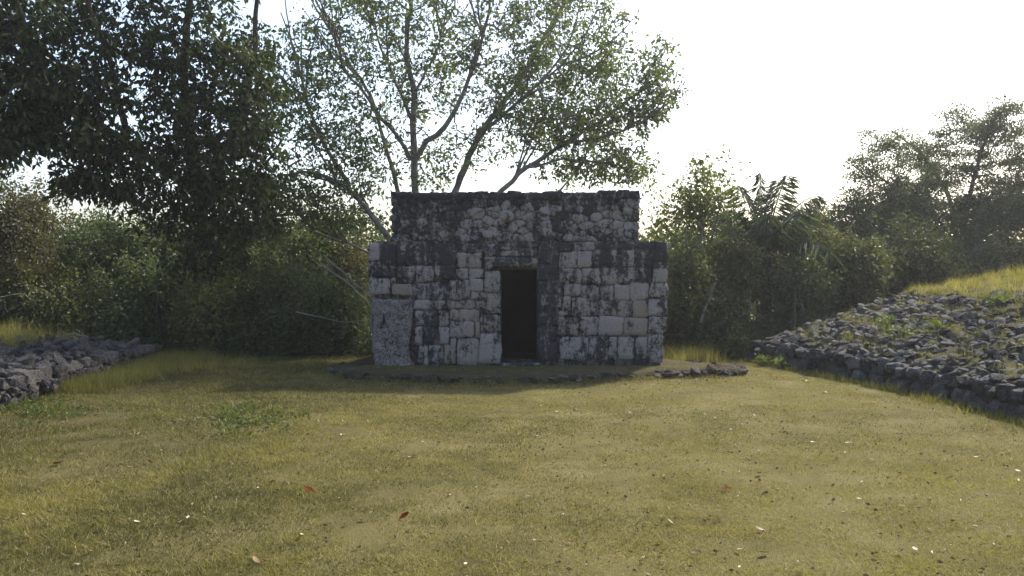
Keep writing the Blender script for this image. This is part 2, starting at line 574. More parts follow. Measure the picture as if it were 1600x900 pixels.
R_STONES = [  # right of the door
    (873, 378, 896, 393, .12, .2), (896, 378, 929, 392, .52, .0), (929, 379, 962, 390, .10, .0), (962, 379, 995, 390, .14, .0), (995, 378, 1020, 391, .10, .0),
    (1020, 378, 1044, 410, .06, .0), (842, 380, 873, 413, .06, .0), (842, 413, 873, 439, .05, .0), (874, 393, 902, 419, .62, .1), (902, 392, 926, 419, .76, .0), (926, 391, 947, 417, .30, .0),
    (947, 391, 966, 417, .22, .0), (966, 391, 991, 417, .58, .0), (991, 391, 1018, 417, .22, .0), (1018, 410, 1044, 420, .60, .0),
    (874, 419, 909, 443, .52, .4), (909, 419, 939, 444, .56, .1), (939, 418, 966, 446, .46, .1), (966, 417, 997, 443, .40, .0), (997, 418, 1018, 442, .22, .0),
    (1019, 420, 1044, 442, .86, .0), (842, 441, 879, 460, .20, .0), (880, 443, 908, 463, .62, .1), (908, 446, 936, 469, .56, .0), (936, 447, 960, 469, .54, .1),
    (960, 444, 984, 469, .80, .2), (984, 441, 1013, 469, .95, .1), (1014, 442, 1044, 465, .64, .0),
    (842, 460, 878, 485, .26, .0), (878, 462, 893, 485, .62, .2), (893, 465, 922, 495, .56, .1), (922, 469, 955, 494, .40, .0), (955, 469, 988, 496, .50, .3),
    (988, 469, 1012, 497, .86, .9), (1013, 466, 1043, 494, .66, .0), (1013, 494, 1042, 521, .60, .0), (840, 485, 871, 511, .14, .0), (871, 485, 892, 495, .58, .1), (872, 495, 905, 525, .46, .5),
    (905, 495, 935, 525, .62, .1), (935, 495, 974, 525, .74, .2), (974, 497, 1012, 525, .76, .6),
    (840, 511, 869, 534, .12, .0), (840, 534, 871, 564, .16, .0), (875, 525, 920, 563, .58, .0), (920, 525, 951, 563, .42, .0), (951, 526, 965, 562, .60, .2),
    (965, 526, 993, 562, .46, .0), (993, 526, 1012, 562, .72, .1), (1012, 521, 1038, 567, .58, .0),
]
H_STONES = [  # above the door
    (755, 380, 781, 401, .20, .0), (781, 380, 804, 392, .40, .1), (804, 379, 842, 388, .10, .0), (781, 392, 819, 401, .52, .1), (819, 388, 842, 402, .06, .0),
]
for lst, par in ((L_STONES, "left_pier"), (R_STONES, "right_pier"), (H_STONES, "door_header")):
    for (x0, y0, x1, y1, t, w) in lst:
        j = rng.normal(0, 0.7, 8)
        poly = [(x0 + j[0], y0 + j[1]), (x1 + j[2], y0 + j[3]), (x1 + j[4], y1 + j[5]), (x0 + j[6], y1 + j[7])]
        add_stone("stone", poly, D0, t, w, cores[par], gap=0.55, jitter=0.55, proud=0.010 + rng.uniform(-0.008, 0.010) + 0.006 * (t > .8), dome=0.003,
                  depth=0.30 if (x0 < 600 or x1 > 1030) else 0.14)
# long stone lintel and the timber below it
add_stone("lintel", [(754, 402), (800, 401), (842, 404), (843, 414), (800, 417), (781, 416), (754, 422)], D0, .40, .3, cores["door_header"], gap=0.5, dome=0.01)
beam = link_mesh("timber_lintel", box_mesh("timber_lintel", X(783) + .002, X(840) - .002, D0 + 0.06, 13.9, W(0, 421, D0)[2], zl - 0.001, ruin_o), M["wood"], cores["door_header"])
# door sill
add_stone("door_sill", [(776, 568), (846, 567), (848, 574), (774, 575)], D0 - 0.06, .22, .1, ruin, gap=0.4, depth=0.7)

# badly pitted corner block, lower left: a rough displaced face
nu, nv = 36, 60
us, vs = np.linspace(0, 1, nu), np.linspace(0, 1, nv)
Ug, Vg = np.meshgrid(us, vs)
pyg = 462 + Vg * 122
lx = 577 + 8 * Vg ** 1.5 + 3.0 * (N2(Vg * 9, Vg * 0 + 3) - .5) * 2
rx = 646 + 3 * np.sin(Vg * 7) + 10 * np.clip(Vg - .75, 0, 1) * 4 * (N3(Vg * 8, Vg * 0 + 9))
pxg = lx + Ug * (rx - lx)
edge = np.minimum(np.minimum(Ug, 1 - Ug) * 12, np.minimum(Vg, 1 - Vg) * 16).clip(0, 1)
dy = 0.055 * (N1(pxg / 5.5, pyg / 5.5, 3) - 0.35) + 0.05 * (N2(pxg / 16, pyg / 16, 2) - 0.4)
yy = D0 + 0.03 - edge * (0.03 + dy) + (1 - edge) * 0.06
yy -= 0.10 * np.clip((Vg - 0.82) / 0.18, 0, 1) * (0.4 + N3(pxg / 9, pyg / 9))
fv = np.stack([(pxg - 800) * D0 / F, yy, CAMZ + (425 - pyg) * D0 / F], -1).reshape(-1, 3) - ruin_o
qi, qj = np.meshgrid(np.arange(nu - 1), np.arange(nv - 1))
q = (qj * nu + qi).ravel()
ft = np.concatenate([np.stack([q, q + nu + 1, q + 1], 1), np.stack([q, q + nu, q + nu + 1], 1)])
pit = link_mesh("pitted_block", mesh_np("pitted_block", fv, ft, True), M["rough_stone"], cores["left_pier"])
pit.color = (.72, .12, 0, 1)

# upper storey: irregular rubble, Voronoi cells between two rough courses
sites = []
rows = [(315, 15), (327, 17), (338, 17), (350, 16), (361, 14), (371, 14)]
for r, (yc, st) in enumerate(rows):
    x = 606 + rng.uniform(0, 14)
    while x < 1008:
        sites.append((x + rng.normal(0, 2), yc + rng.normal(0, 3.6)))
        x += rng.choice([11, 14, 17, 21, 27, 33], p=[.16, .2, .22, .2, .14, .08])


def upper_tone(x, y):
    t = 0.22
    if 725 < x < 865 and 322 < y < 372: t = 0.58
    if 880 < x < 985 and 332 < y < 376: t = 0.54
    if 640 < x < 725 and 328 < y < 378: t = 0.42
    if y < 320: t = min(t, 0.24) if not (830 < x < 850 or 960 < x < 990) else 0.5
    return t + rng.normal(0, 0.11)


for (sx_, sy_), poly in voronoi(sites, (611, 308, 999, 378), 1.5):
    P = np.array(poly)
    if np.ptp(P[:, 0]) < 5 or np.ptp(P[:, 1]) < 4: continue
    t = upper_tone(*P.mean(0))
    add_stone("stone", poly, D1, t, rng.choice([0, .1, .2, .5], p=[.5, .2, .2, .1]) + (0.35 if 770 < sx_ < 850 and 325 < sy_ < 350 else 0), upper, gap=0.4, jitter=0.75,
              proud=rng.uniform(0.0, 0.022), dome=rng.uniform(0.002, 0.012), tilt=0.02)
for (poly, t, w) in (([(780, 330), (793, 327), (803, 333), (803, 343), (795, 347), (782, 345)], .92, .35), ([(752, 362), (762, 359), (770, 364), (769, 372), (757, 373)], .85, .1),
                     ([(975, 322), (984, 325), (983, 334), (973, 333)], .85, .0)):
    add_stone("stone", poly, D1 - 0.045, t, w, upper, gap=0.3, proud=0.01, dome=0.02)
# dark weathered coping along the top
x = 611
while x < 999:
    w_ = min(rng.uniform(16, 38), 1000 - x)
    if 1000 - x - w_ < 8: w_ = 1000 - x
    top = 299.5 - 2.5 * (x > 900) + rng.normal(0, 0.9)
    add_stone("coping_stone", [(x, top), (x + w_ / 2, top + rng.normal(0, .8)), (x + w_, top), (x + w_, 312 + rng.normal(0, 1)), (x, 312 + rng.normal(0, 1))], D1 - 0.02, rng.uniform(.02, .2), .0, upper,
              gap=0.3, jitter=0.5, proud=0.02, dome=0.015, depth=0.3)
    x += w_
roofcap = link_mesh("roof_cap", box_mesh("roof_cap", (613 - 800) * k1, (998 - 800) * k1, D1 + 0.20, 15.76, uz1, uz1 + 0.035, ruin_o), M["mortar"], upper)


# sides and back: coursed stones joined into one masonry skin per face
def skin(name, parent, p0, p1, zlo, zhi, nrm, rowh=0.22, batter=0.0, tone=.45):
    p0, p1 = np.array(p0, float), np.array(p1, float)
    L = np.linalg.norm(p1 - p0)
    t = (p1 - p0) / L
    Vs, Ts, k = [], [], 0
    z = zlo
    while z < zhi - 0.05:
        h = min(rowh * rng.uniform(.8, 1.2), zhi - z)
        a = 0.0
        while a < L - 0.03:
            w_ = min(rng.uniform(.18, .36), L - a)
            out = rng.uniform(.02, .05)
            g = 0.008
            for (da, dz, o) in [(g, g, -.1), (w_ - g, g, -.1), (w_ - g, h - g, -.1), (g, h - g, -.1),
                                (g, g, out - .015), (w_ - g, g, out - .015), (w_ - g, h - g, out - .015), (g, h - g, out - .015),
                                (g + .025, g + .025, out), (w_ - g - .025, g + .025, out), (w_ - g - .025, h - g - .025, out), (g + .025, h - g - .025, out)]:
                zz = z + dz + rng.normal(0, .003)
                pt = p0 + t * (a + da + rng.normal(0, .003)) + np.array(nrm) * (o + batter * (zz - zlo))
                Vs.append((pt[0], pt[1], zz))
            for r in range(2):
                for i in range(4):
                    A, B = k + r * 4 + i, k + r * 4 + (i + 1) % 4
                    Ts += [(A, B, B + 4), (A, B + 4, A + 4)]
            Ts += [(k + 8, k + 9, k + 10), (k + 8, k + 10, k + 11)]
            k += 12
            a += w_
        z += h
    o = link_mesh(name, mesh_np(name, np.array(Vs) - ruin_o, Ts, False), M["stone"], parent)
    o.color = (tone, .1, 0, 1)
    o["kind"] = "stuff"
    return o


skin("side_masonry", cores["side_wall"], (xl, yb), (xl, D0 + .31), .1, zt, (-1, 0), batter=0.05)
skin("side_masonry", cores["side_wall.001"], (xr, D0 + .31), (xr, yb), .1, zt, (1, 0), batter=0.05)
skin("rear_masonry", cores["back_wall"], (xr, yb), (xl, yb), .1, zt, (0, 1))
skin("side_masonry", upper, ((616 - 800) * k1, 15.75), ((616 - 800) * k1, D1 + .16), uz0, uz1, (-1, 0), .15, tone=.3)
skin("side_masonry", upper, ((996 - 800) * k1, D1 + .16), ((996 - 800) * k1, 15.75), uz0, uz1, (1, 0), .15, tone=.3)

# ------------------------------------------------------------------ rocks
ROCKS = []


def make_rock(i):
    r = np.random.default_rng(100 + i)
    n = 3
    V, idx, Fs = [], {}, []
    for ax in range(3):
        for s in (-1, 1):
            for a in range(n):
                for b in range(n):
                    quad = []
                    for (da, db) in ((0, 0), (1, 0), (1, 1), (0, 1)):
                        p = [0, 0, 0]
                        p[ax] = s
                        p[(ax + 1) % 3] = -1 + 2 * (a + da) / n
                        p[(ax + 2) % 3] = -1 + 2 * (b + db) / n
                        key = tuple(round(v, 4) for v in p)
                        if key not in idx:
                            idx[key] = len(V)
                            V.append(p)
                        quad.append(idx[key])
                    if s < 0: quad = quad[::-1]
                    Fs += [(quad[0], quad[1], quad[2]), (quad[0], quad[2], quad[3])]
    V = np.array(V, float)
    pw = r.uniform(2.6, 4.2)
    V /= (np.sum(np.abs(V) ** pw, 1) ** (1 / pw))[:, None]
    for _ in range(6):                       # a few chopped flat faces
        nrm = r.normal(0, 1, 3)
        nrm /= np.linalg.norm(nrm)
        h = r.uniform(.58, .88)
        d = V @ nrm - h
        V -= np.outer(np.clip(d, 0, None), nrm)
    V += r.normal(0, .035, V.shape)
    V *= [1.0, r.uniform(.68, .95), r.uniform(.5, .75)]
    return V * 0.5, np.array(Fs)


for i in range(12):
    V, T = make_rock(i)
    ROCKS.append((V, T, {}))


def rock_mesh(i, mat):
    V, T, cache = ROCKS[i]
    if mat.name not in cache:
        me = mesh_np("rock", V, T, True)
        me.set_sharp_from_angle(angle=math.radians(32))
        me.materials.append(mat)
        cache[mat.name] = me
    return cache[mat.name]


def place_rocks(parent, origin, specs, mat, limit, name="stone"):
    """specs: (x, y, z, size, (sx, sy, sz), euler). The largest `limit` in view become objects, the rest one mesh."""
    specs = sorted(specs, key=lambda s: -s[3] / max(2.0, s[1]) * (1.0 if abs(s[0]) < 0.62 * s[1] else 0.05))
    Vs, Ts, k = [], [], 0
    from mathutils import Euler
    for n_, (x, y, z, size, sc, eu) in enumerate(specs):
        i = int(rng.integers(0, 12))
        if n_ < limit:
            o = link_mesh(name, rock_mesh(i, mat), None, parent, (x - origin[0], y - origin[1], z - origin[2]))
            o.rotation_euler = eu
            o.scale = tuple(size * s for s in sc)
        else:
            V, T, _ = ROCKS[i]
            R = np.array(Euler(eu).to_matrix())
            P = (V * (size * np.array(sc))) @ R.T + np.array([x, y, z]) - origin
            Vs.append(P)
            Ts.append(T + k)
            k += len(V)
    if Vs:
        o = link_mesh("loose_rubble", mesh_np("loose_rubble", np.concatenate(Vs), np.concatenate(Ts)), mat, parent)
        o["kind"] = "stuff"


# ------------------------------------------------------------------ low platform in front of the ruin
plat_o = np.array([0.3, 13.2, 0.0])
ctrl = [(-2.75, 13.5), (-2.5, 13.0), (-2.05, 12.55), (-1.2, 12.34), (-0.3, 12.3), (0.6, 12.38), (1.5, 12.6), (2.4, 12.88), (3.1, 13.05), (3.46, 13.2), (3.42, 13.6), (2.9, 14.0), (2.55, 15.0), (2.5, 16.2),
        (0, 16.4), (-2.3, 16.2), (-2.5, 15.0)]
ol = []
for i in range(len(ctrl)):
    p0, p1, p2, p3 = (np.array(ctrl[(i + j - 1) % len(ctrl)]) for j in range(4))
    for t in np.linspace(0, 1, 14, endpoint=False):
        ol.append(0.5 * (2 * p1 + (p2 - p0) * t + (2 * p0 - 5 * p1 + 4 * p2 - p3) * t * t + (3 * p1 - p0 - 3 * p2 + p3) * t ** 3))
ol = np.array(ol)
cen = np.array([0.2, 14.4])
n = len(ol)
tang = np.roll(ol, -1, 0) - np.roll(ol, 1, 0)
nr = np.stack([tang[:, 1], -tang[:, 0]], 1)
nr /= np.linalg.norm(nr, axis=1)[:, None]
Vp = []
for off, z, jit in ((0.12, -0.04, .02), (0.05, 0.035, .05), (0.03, 0.085, .05), (-0.05, 0.125, .035), (-0.2, 0.137, .018), (-0.5, 0.138, .01)):
    R = ol + nr * (off + jit * 2.2 * (N1(ol[:, 0] * 6, ol[:, 1] * 6, 3) - .5)[:, None] * 2)
    zz = z + jit * 0.9 * (N2(ol[:, 0] * 8, ol[:, 1] * 8 + off * 9, 3) - .5) * 2
    Vp.append(np.column_stack([R, zz]))
Vp.append(np.array([[cen[0], cen[1], 0.139]]))
Vp = np.concatenate(Vp) - plat_o
Tp = []
for r in range(5):
    for i in range(n):
        a, b = r * n + i, r * n + (i + 1) % n
        Tp += [(a, b, b + n), (a, b + n, a + n)]
for i in range(n):
    Tp.append((5 * n + i, 5 * n + (i + 1) % n, 6 * n))
platform = empty("platform", plat_o, "low earth and stone platform edge running along the foot of the ruin", "platform")
link_mesh("earth_fill", mesh_np("earth_fill", Vp, Tp, True), M["platform_soil"], platform)
specs = []
for i in range(n):
    x, y = ol[i]
    if y > 14.0: continue
    big = x > 2.3
    for _ in range(2 if big else 1):
        if not big and rng.random() < .15: continue
        s = rng.uniform(.12, .26) if big else rng.uniform(.06, .20)
        specs.append((x + nr[i, 0] * .05 + rng.normal(0, .04), y + nr[i, 1] * .05 + rng.normal(0, .03), rng.uniform(.01, .085), s, (1.2, .9, .75), (rng.normal(0, .2), rng.normal(0, .2), rng.uniform(0, 6.3))))
M["rubble_dark"] = rubble_material("dark earthy stone", a=(0.035, 0.03, 0.026), b=(0.13, 0.115, 0.10), warm=(0.13, 0.09, 0.06))
place_rocks(platform, plat_o, specs, M["rubble_dark"], 140, "edge_stone")


# ------------------------------------------------------------------ ball court mounds
def smooth(t):
    t = np.clip(t, 0, 1)
    return t * t * (3 - 2 * t)


RB = np.array([[5.75, 3.0], [5.55, 7.0], [5.38, 9.0], [5.25, 10.8], [4.9, 12.8], [4.35, 15.35]])     # right mound foot
LB = np.array([[-5.7, 3.0], [-5.8, 7.0], [-5.95, 9.8], [-6.15, 11.8], [-6.25, 13.5], [-6.35, 15.4]])   # left mound foot


def foot(B, y):
    return np.interp(y, B[:, 1], B[:, 0])


def right_h(x, y):
    d = x - foot(RB, y)
    e = 15.55 + 0.10 * (x - 4.3) - y
    hs = 0.31 + 0.365 * np.clip(d - 0.18, 0, 2.6) + 0.17 * np.clip(d - 2.78, 0, 2.0)
    he = 0.30 + 2.0 * np.clip(e - 0.1, 0, 9)
    h = np.minimum(hs, he)
    side = smooth(d / 0.16) * smooth(e / 0.16)
    return h * side - 0.12 * (1 - side)


def left_h(x, y):
    d = foot(LB, y) - x
    e = 15.65 - y
    hs = 0.27 + 0.10 * np.clip(d - 0.2, 0, 1.7) + 0.06 * np.clip(d - 1.9, 0, 3)
    he = 0.28 + 0.5 * np.clip(e - 0.1, 0, 9)
    h = np.minimum(hs, he)
    side = smooth(d / 0.16) * smooth(e / 0.16)
    return h * side - 0.12 * (1 - side)


def mound_surface(fn, B, sgn, origin, xext, name, parent):
    ys = np.concatenate([np.linspace(2.0, 14.4, 90), np.linspace(14.5, 18.2, 60)])
    ds = np.concatenate([np.linspace(-.1, .5, 12), np.linspace(.6, 3.2, 30), np.linspace(3.4, xext, 20)])
    Dg, Yg = np.meshgrid(ds, ys)
    Xg = foot(B, Yg) + sgn * Dg
    Z = fn(Xg, Yg)
    on = smooth((Z - .1) / .3)
    Z = Z + on * .07 * (N1(Xg * 2.2 + 50, Yg * 2.2 + 50, 3) - .5) * 2
    V = np.stack([Xg, Yg, Z], -1).reshape(-1, 3) - origin
    a, b = len(ds), len(ys)
    i2, j2 = np.meshgrid(np.arange(a - 1), np.arange(b - 1))
    q = (j2 * a + i2).ravel()
    T = np.concatenate([np.stack([q, q + 1, q + a + 1], 1), np.stack([q, q + a + 1, q + a], 1)])
    if sgn < 0: T = T[:, ::-1]
    return link_mesh(name, mesh_np(name, V, T, True), M["mound_soil"], parent)


rm_o = np.array([7.5, 11.5, 0.0])
rmound = empty("rubble_mound", rm_o, "tall sloping mound of grey rubble with a yellow grass top, right of the ruin", "mound")
mound_surface(right_h, RB, 1, rm_o, 9.5, "mound_core", rmound)
lm_o = np.array([-7.5, 11.5, 0.0])
lmound = empty("rubble_mound", lm_o, "low rubble mound with a kerb of large stones at the left edge", "mound")
mound_surface(left_h, LB, -1, lm_o, 7.5, "mound_core", lmound)


def scatter(n, fx, fy, rmin):
    pts = []
    cellmap = {}
    tries = 0
    while len(pts) < n and tries < n * 40:
        tries += 1
        x, y = fx(), fy()
        key = (int(x / rmin), int(y / rmin))
        ok = True
        for a in (-1, 0, 1):
            for b in (-1, 0, 1):
                for p in cellmap.get((key[0] + a, key[1] + b), ()):
                    if (p[0] - x) ** 2 + (p[1] - y) ** 2 < rmin * rmin: ok = False
        if ok:
            pts.append((x, y))
            cellmap.setdefault(key, []).append((x, y))
    return pts


specs = []
for (d, y) in scatter(2300, lambda: rng.uniform(.12, 2.75), lambda: rng.uniform(6.0, 15.7), .082):
    x = foot(RB, y) + d
    if 15.55 + 0.10 * (x - 4.3) - y < 0.05: continue
    if d > 2.5 and rng.random() < .6: continue
    if rng.random() < .10: continue
    s = rng.choice([.09, .13, .18, .25], p=[.44, .36, .16, .04]) * rng.uniform(.85, 1.2)
    specs.append((x, y, float(right_h(x, y)) + s * .05 + rng.normal(0, .012), s, (1.2, 1.0, .8), (rng.normal(0, .2), -.3 + rng.normal(0, .2), rng.uniform(0, 6.3))))
y = 6.0
while y < 15.6:                                # the kerb: two courses of bigger stones
    s = rng.uniform(.24, .38)
    for k, zz in enumerate((.09, .265)):
        yy_ = y + (s * .45 if k else 0)
        sc = (1.0, .75, 1.1) if k == 0 else (1.0, .8, .95)
        specs.append((foot(RB, min(yy_, 15.35)) + .07 + k * .05 + rng.normal(0, .025), min(yy_, 15.5), zz + rng.normal(0, .02), s, sc, (rng.normal(0, .12), rng.normal(0, .12), 1.57 + rng.normal(0, .25) + (0 if k else 0))))
    y += s * .82
x = 4.35
while x < 8.2:                                 # the far end of the slope
    s = rng.uniform(.2, .34)
    e_y = 15.45 + 0.10 * (x - 4.3)
    specs.append((x, e_y, .1, s, (1.1, .9, .9), (0, 0, rng.normal(0, .3))))
    specs.append((x + .1, e_y - .1, .32, s, (1.1, .9, .8), (0, 0, rng.normal(0, .3))))
    x += s * .85
place_rocks(rmound, rm_o, specs, M["rubble_grey"], 300)

specs = []
for (d, y) in scatter(800, lambda: rng.uniform(.28, 2.0), lambda: rng.uniform(7.5, 15.2), .12):
    x = foot(LB, y) - d
    if d > 1.7 and rng.random() < .6: continue
    s = rng.choice([.11, .17, .25], p=[.38, .38, .24]) * rng.uniform(.85, 1.2)
    specs.append((x, y, float(left_h(x, y)) + s * .10 + rng.normal(0, .02), s, (1.15, .9, .85), (rng.normal(0, .28), .25 + rng.normal(0, .25), rng.uniform(0, 6.3))))
y = 7.0
while y < 15.5:
    s = rng.uniform(.22, .44)
    specs.append((foot(LB, y) - .09 + rng.normal(0, .03), y, .245 + rng.normal(0, .012), s, (1.1, .7, .9), (rng.normal(0, .1), rng.normal(0, .1), 1.57 + rng.normal(0, .15))))
    y += s * .88
y = 7.0
while y < 15.5:
    s = rng.uniform(.14, .34)
    specs.append((foot(LB, y) - .03 + rng.normal(0, .03), y, .07 + rng.normal(0, .02), s, (1.1, .8, .9), (rng.normal(0, .15), rng.normal(0, .15), 1.57 + rng.normal(0, .3))))
    y += s * .8
for _ in range(120):                           # small chinking stones between the courses
    y = rng.uniform(8, 14)
    specs.append((foot(LB, y) + .05, y, rng.uniform(.10, .20), rng.uniform(.05, .10), (1, 1, 1), tuple(rng.uniform(0, 6, 3))))
place_rocks(lmound, lm_o, specs, M["rubble_brown"], 300)


# ------------------------------------------------------------------ plants
def leaves_np(P, dirs, L, Wd, tint, fold=0.25):
    """Folded rhombic leaves: P (n,3) base points, dirs (n,3) unit, L length (n), Wd width (n)."""
    n = len(P)
    up = rng.normal(0, 1, (n, 3))
    side = np.cross(dirs, up)
    side /= np.linalg.norm(side, axis=1)[:, None] + 1e-9
    nrm = np.cross(side, dirs)
    L, Wd = L[:, None], Wd[:, None]
    mid = P + dirs * L * .45
    V = np.stack([P, mid + side * Wd * .5 + nrm * Wd * fold, P + dirs * L, mid - side * Wd * .5 + nrm * Wd * fold], 1).reshape(-1, 3)
    b = np.arange(n)[:, None] * 4
    T = np.concatenate([b + [0, 1, 2], b + [0, 2, 3]])
    return V, T, np.repeat(tint, 4)


def leaf_cloud(centres, radii, per, L, droop, tint_cl, flat=1.0):
    """Leaves gathered in clusters; each cluster has its own tint so clumps read light and dark."""
    k = len(centres)
    cnt = np.maximum(3, rng.poisson(per, k))
    idx = np.repeat(np.arange(k), cnt)
    n = len(idx)
    off = rng.normal(0, 1, (n, 3))
    off /= np.linalg.norm(off, axis=1)[:, None]
    off *= (rng.random(n) ** .55)[:, None] * radii[idx][:, None]
    off[:, 2] *= flat
    P = centres[idx] + off
    dirs = off / (np.linalg.norm(off, axis=1)[:, None] + 1e-6) * .7 + rng.normal(0, .6, (n, 3))
    dirs[:, 2] -= droop
    dirs /= np.linalg.norm(dirs, axis=1)[:, None]
    LL = L * rng.uniform(.65, 1.25, n)
    tint = np.clip(tint_cl[idx] + rng.normal(0, .16, n), 0, .9)
    odd = rng.random(n) < .02
    tint[odd] = rng.uniform(.93, 1, odd.sum())
    return leaves_np(P, dirs, LL, LL * rng.uniform(.42, .58, n), tint)


def tube(path, radii, sides=6):
    path = np.asarray(path, float)
    n = len(path)
    tg = np.gradient(path, axis=0)
    tg /= np.linalg.norm(tg, axis=1)[:, None] + 1e-9
    ref = np.array([.3, .8, .1]) if abs(tg[0][2]) > .6 else np.array([0, 0, 1.0])
    a = np.cross(tg, ref)
    a /= np.linalg.norm(a, axis=1)[:, None] + 1e-9
    b = np.cross(tg, a)
    ang = np.linspace(0, 2 * np.pi, sides, endpoint=False)
    V = (path[:, None] + np.asarray(radii)[:, None, None] * (np.cos(ang)[None, :, None] * a[:, None] + np.sin(ang)[None, :, None] * b[:, None])).reshape(-1, 3)
    T = []
    for i in range(n - 1):
        for s in range(sides):
            p, q_ = i * sides + s, i * sides + (s + 1) % sides
            T += [(p, q_, q_ + sides), (p, q_ + sides, p + sides)]
    return V, np.array(T)


def spline(ctrl, step=.25, wob=.03):
    ctrl = np.asarray(ctrl, float)
    out = []
    for i in range(len(ctrl) - 1):
        p0, p1, p2, p3 = ctrl[max(0, i - 1)], ctrl[i], ctrl[i + 1], ctrl[min(len(ctrl) - 1, i + 2)]
        k = max(2, int(np.linalg.norm(p2 - p1) / step))
        for t in np.linspace(0, 1, k, endpoint=False):
            out.append(.5 * (2 * p1 + (p2 - p0) * t + (2 * p0 - 5 * p1 + 4 * p2 - p3) * t * t + (3 * p1 - p0 - 3 * p2 + p3) * t ** 3))
    out.append(ctrl[-1])
    out = np.array(out)
    w_ = rng.normal(0, wob, out.shape)
    w_[0] = 0
    return out + w_


class Geo:
    def __init__(self):
        self.V, self.T, self.A, self.k = [], [], [], 0

    def add(self, V, T, A=None):
        self.V.append(V)
        self.T.append(np.asarray(T) + self.k)
        if A is not None: self.A.append(A)
        self.k += len(V)

    def build(self, name, mat, parent, origin, smooth=False):
        V = np.concatenate(self.V) - origin
        at = {"tint": np.concatenate(self.A)} if self.A else None
        return link_mesh(name, mesh_np(name, V, np.concatenate(self.T), smooth, at), mat, parent)


def grow_twigs(starts, centres, r0=.018, keep=None):
    """Join every leaf clump to the nearest wood by a thin bent twig, nearest clumps first."""
    g = Geo()
    pts = np.asarray(starts, float)
    rad = np.full(len(pts), r0)
    d0 = np.array([np.min(np.sum((pts - c) ** 2, 1)) for c in centres])
    for i in np.argsort(d0):
        c = centres[i]
        dv = pts - c
        dist = np.sum(dv ** 2, 1) * (1 + .5 * (dv[:, 2] > .1))
        j = int(np.argmin(dist))
        p, r = pts[j], rad[j]
        L = np.linalg.norm(c - p)
        if L < .03: continue
        m = (p + c) / 2 + rng.normal(0, .08 * L, 3) + np.array([0, 0, .06 * L])
        path = np.array([p, (p * .55 + m * .45) + rng.normal(0, .02 * L, 3), m, (m + c) / 2 + rng.normal(0, .03 * L, 3), c])
        r1 = max(.0035, r * .72)
        rr = np.linspace(r * .85, r1 * .7, 5)
        V, T = tube(path, rr, 4)
        g.add(V, T)
        pts = np.vstack([pts, path[1:]])
        rad = np.concatenate([rad, np.full(4, r1)])
    return g


def lobes_points(lobes, n):
    """n clump centres spread through ellipsoids (centre, radii), fuller towards their skins."""
    vol = np.array([np.prod(l[1]) ** .67 for l in lobes])
    which = rng.choice(len(lobes), n, p=vol / vol.sum())
    d = rng.normal(0, 1, (n, 3))
    d /= np.linalg.norm(d, axis=1)[:, None]
    d *= (rng.random(n) ** .45)[:, None]
    C = np.array([l[0] for l in lobes])[which]
    Rr = np.array([l[1] for l in lobes])[which]
    return C + d * Rr


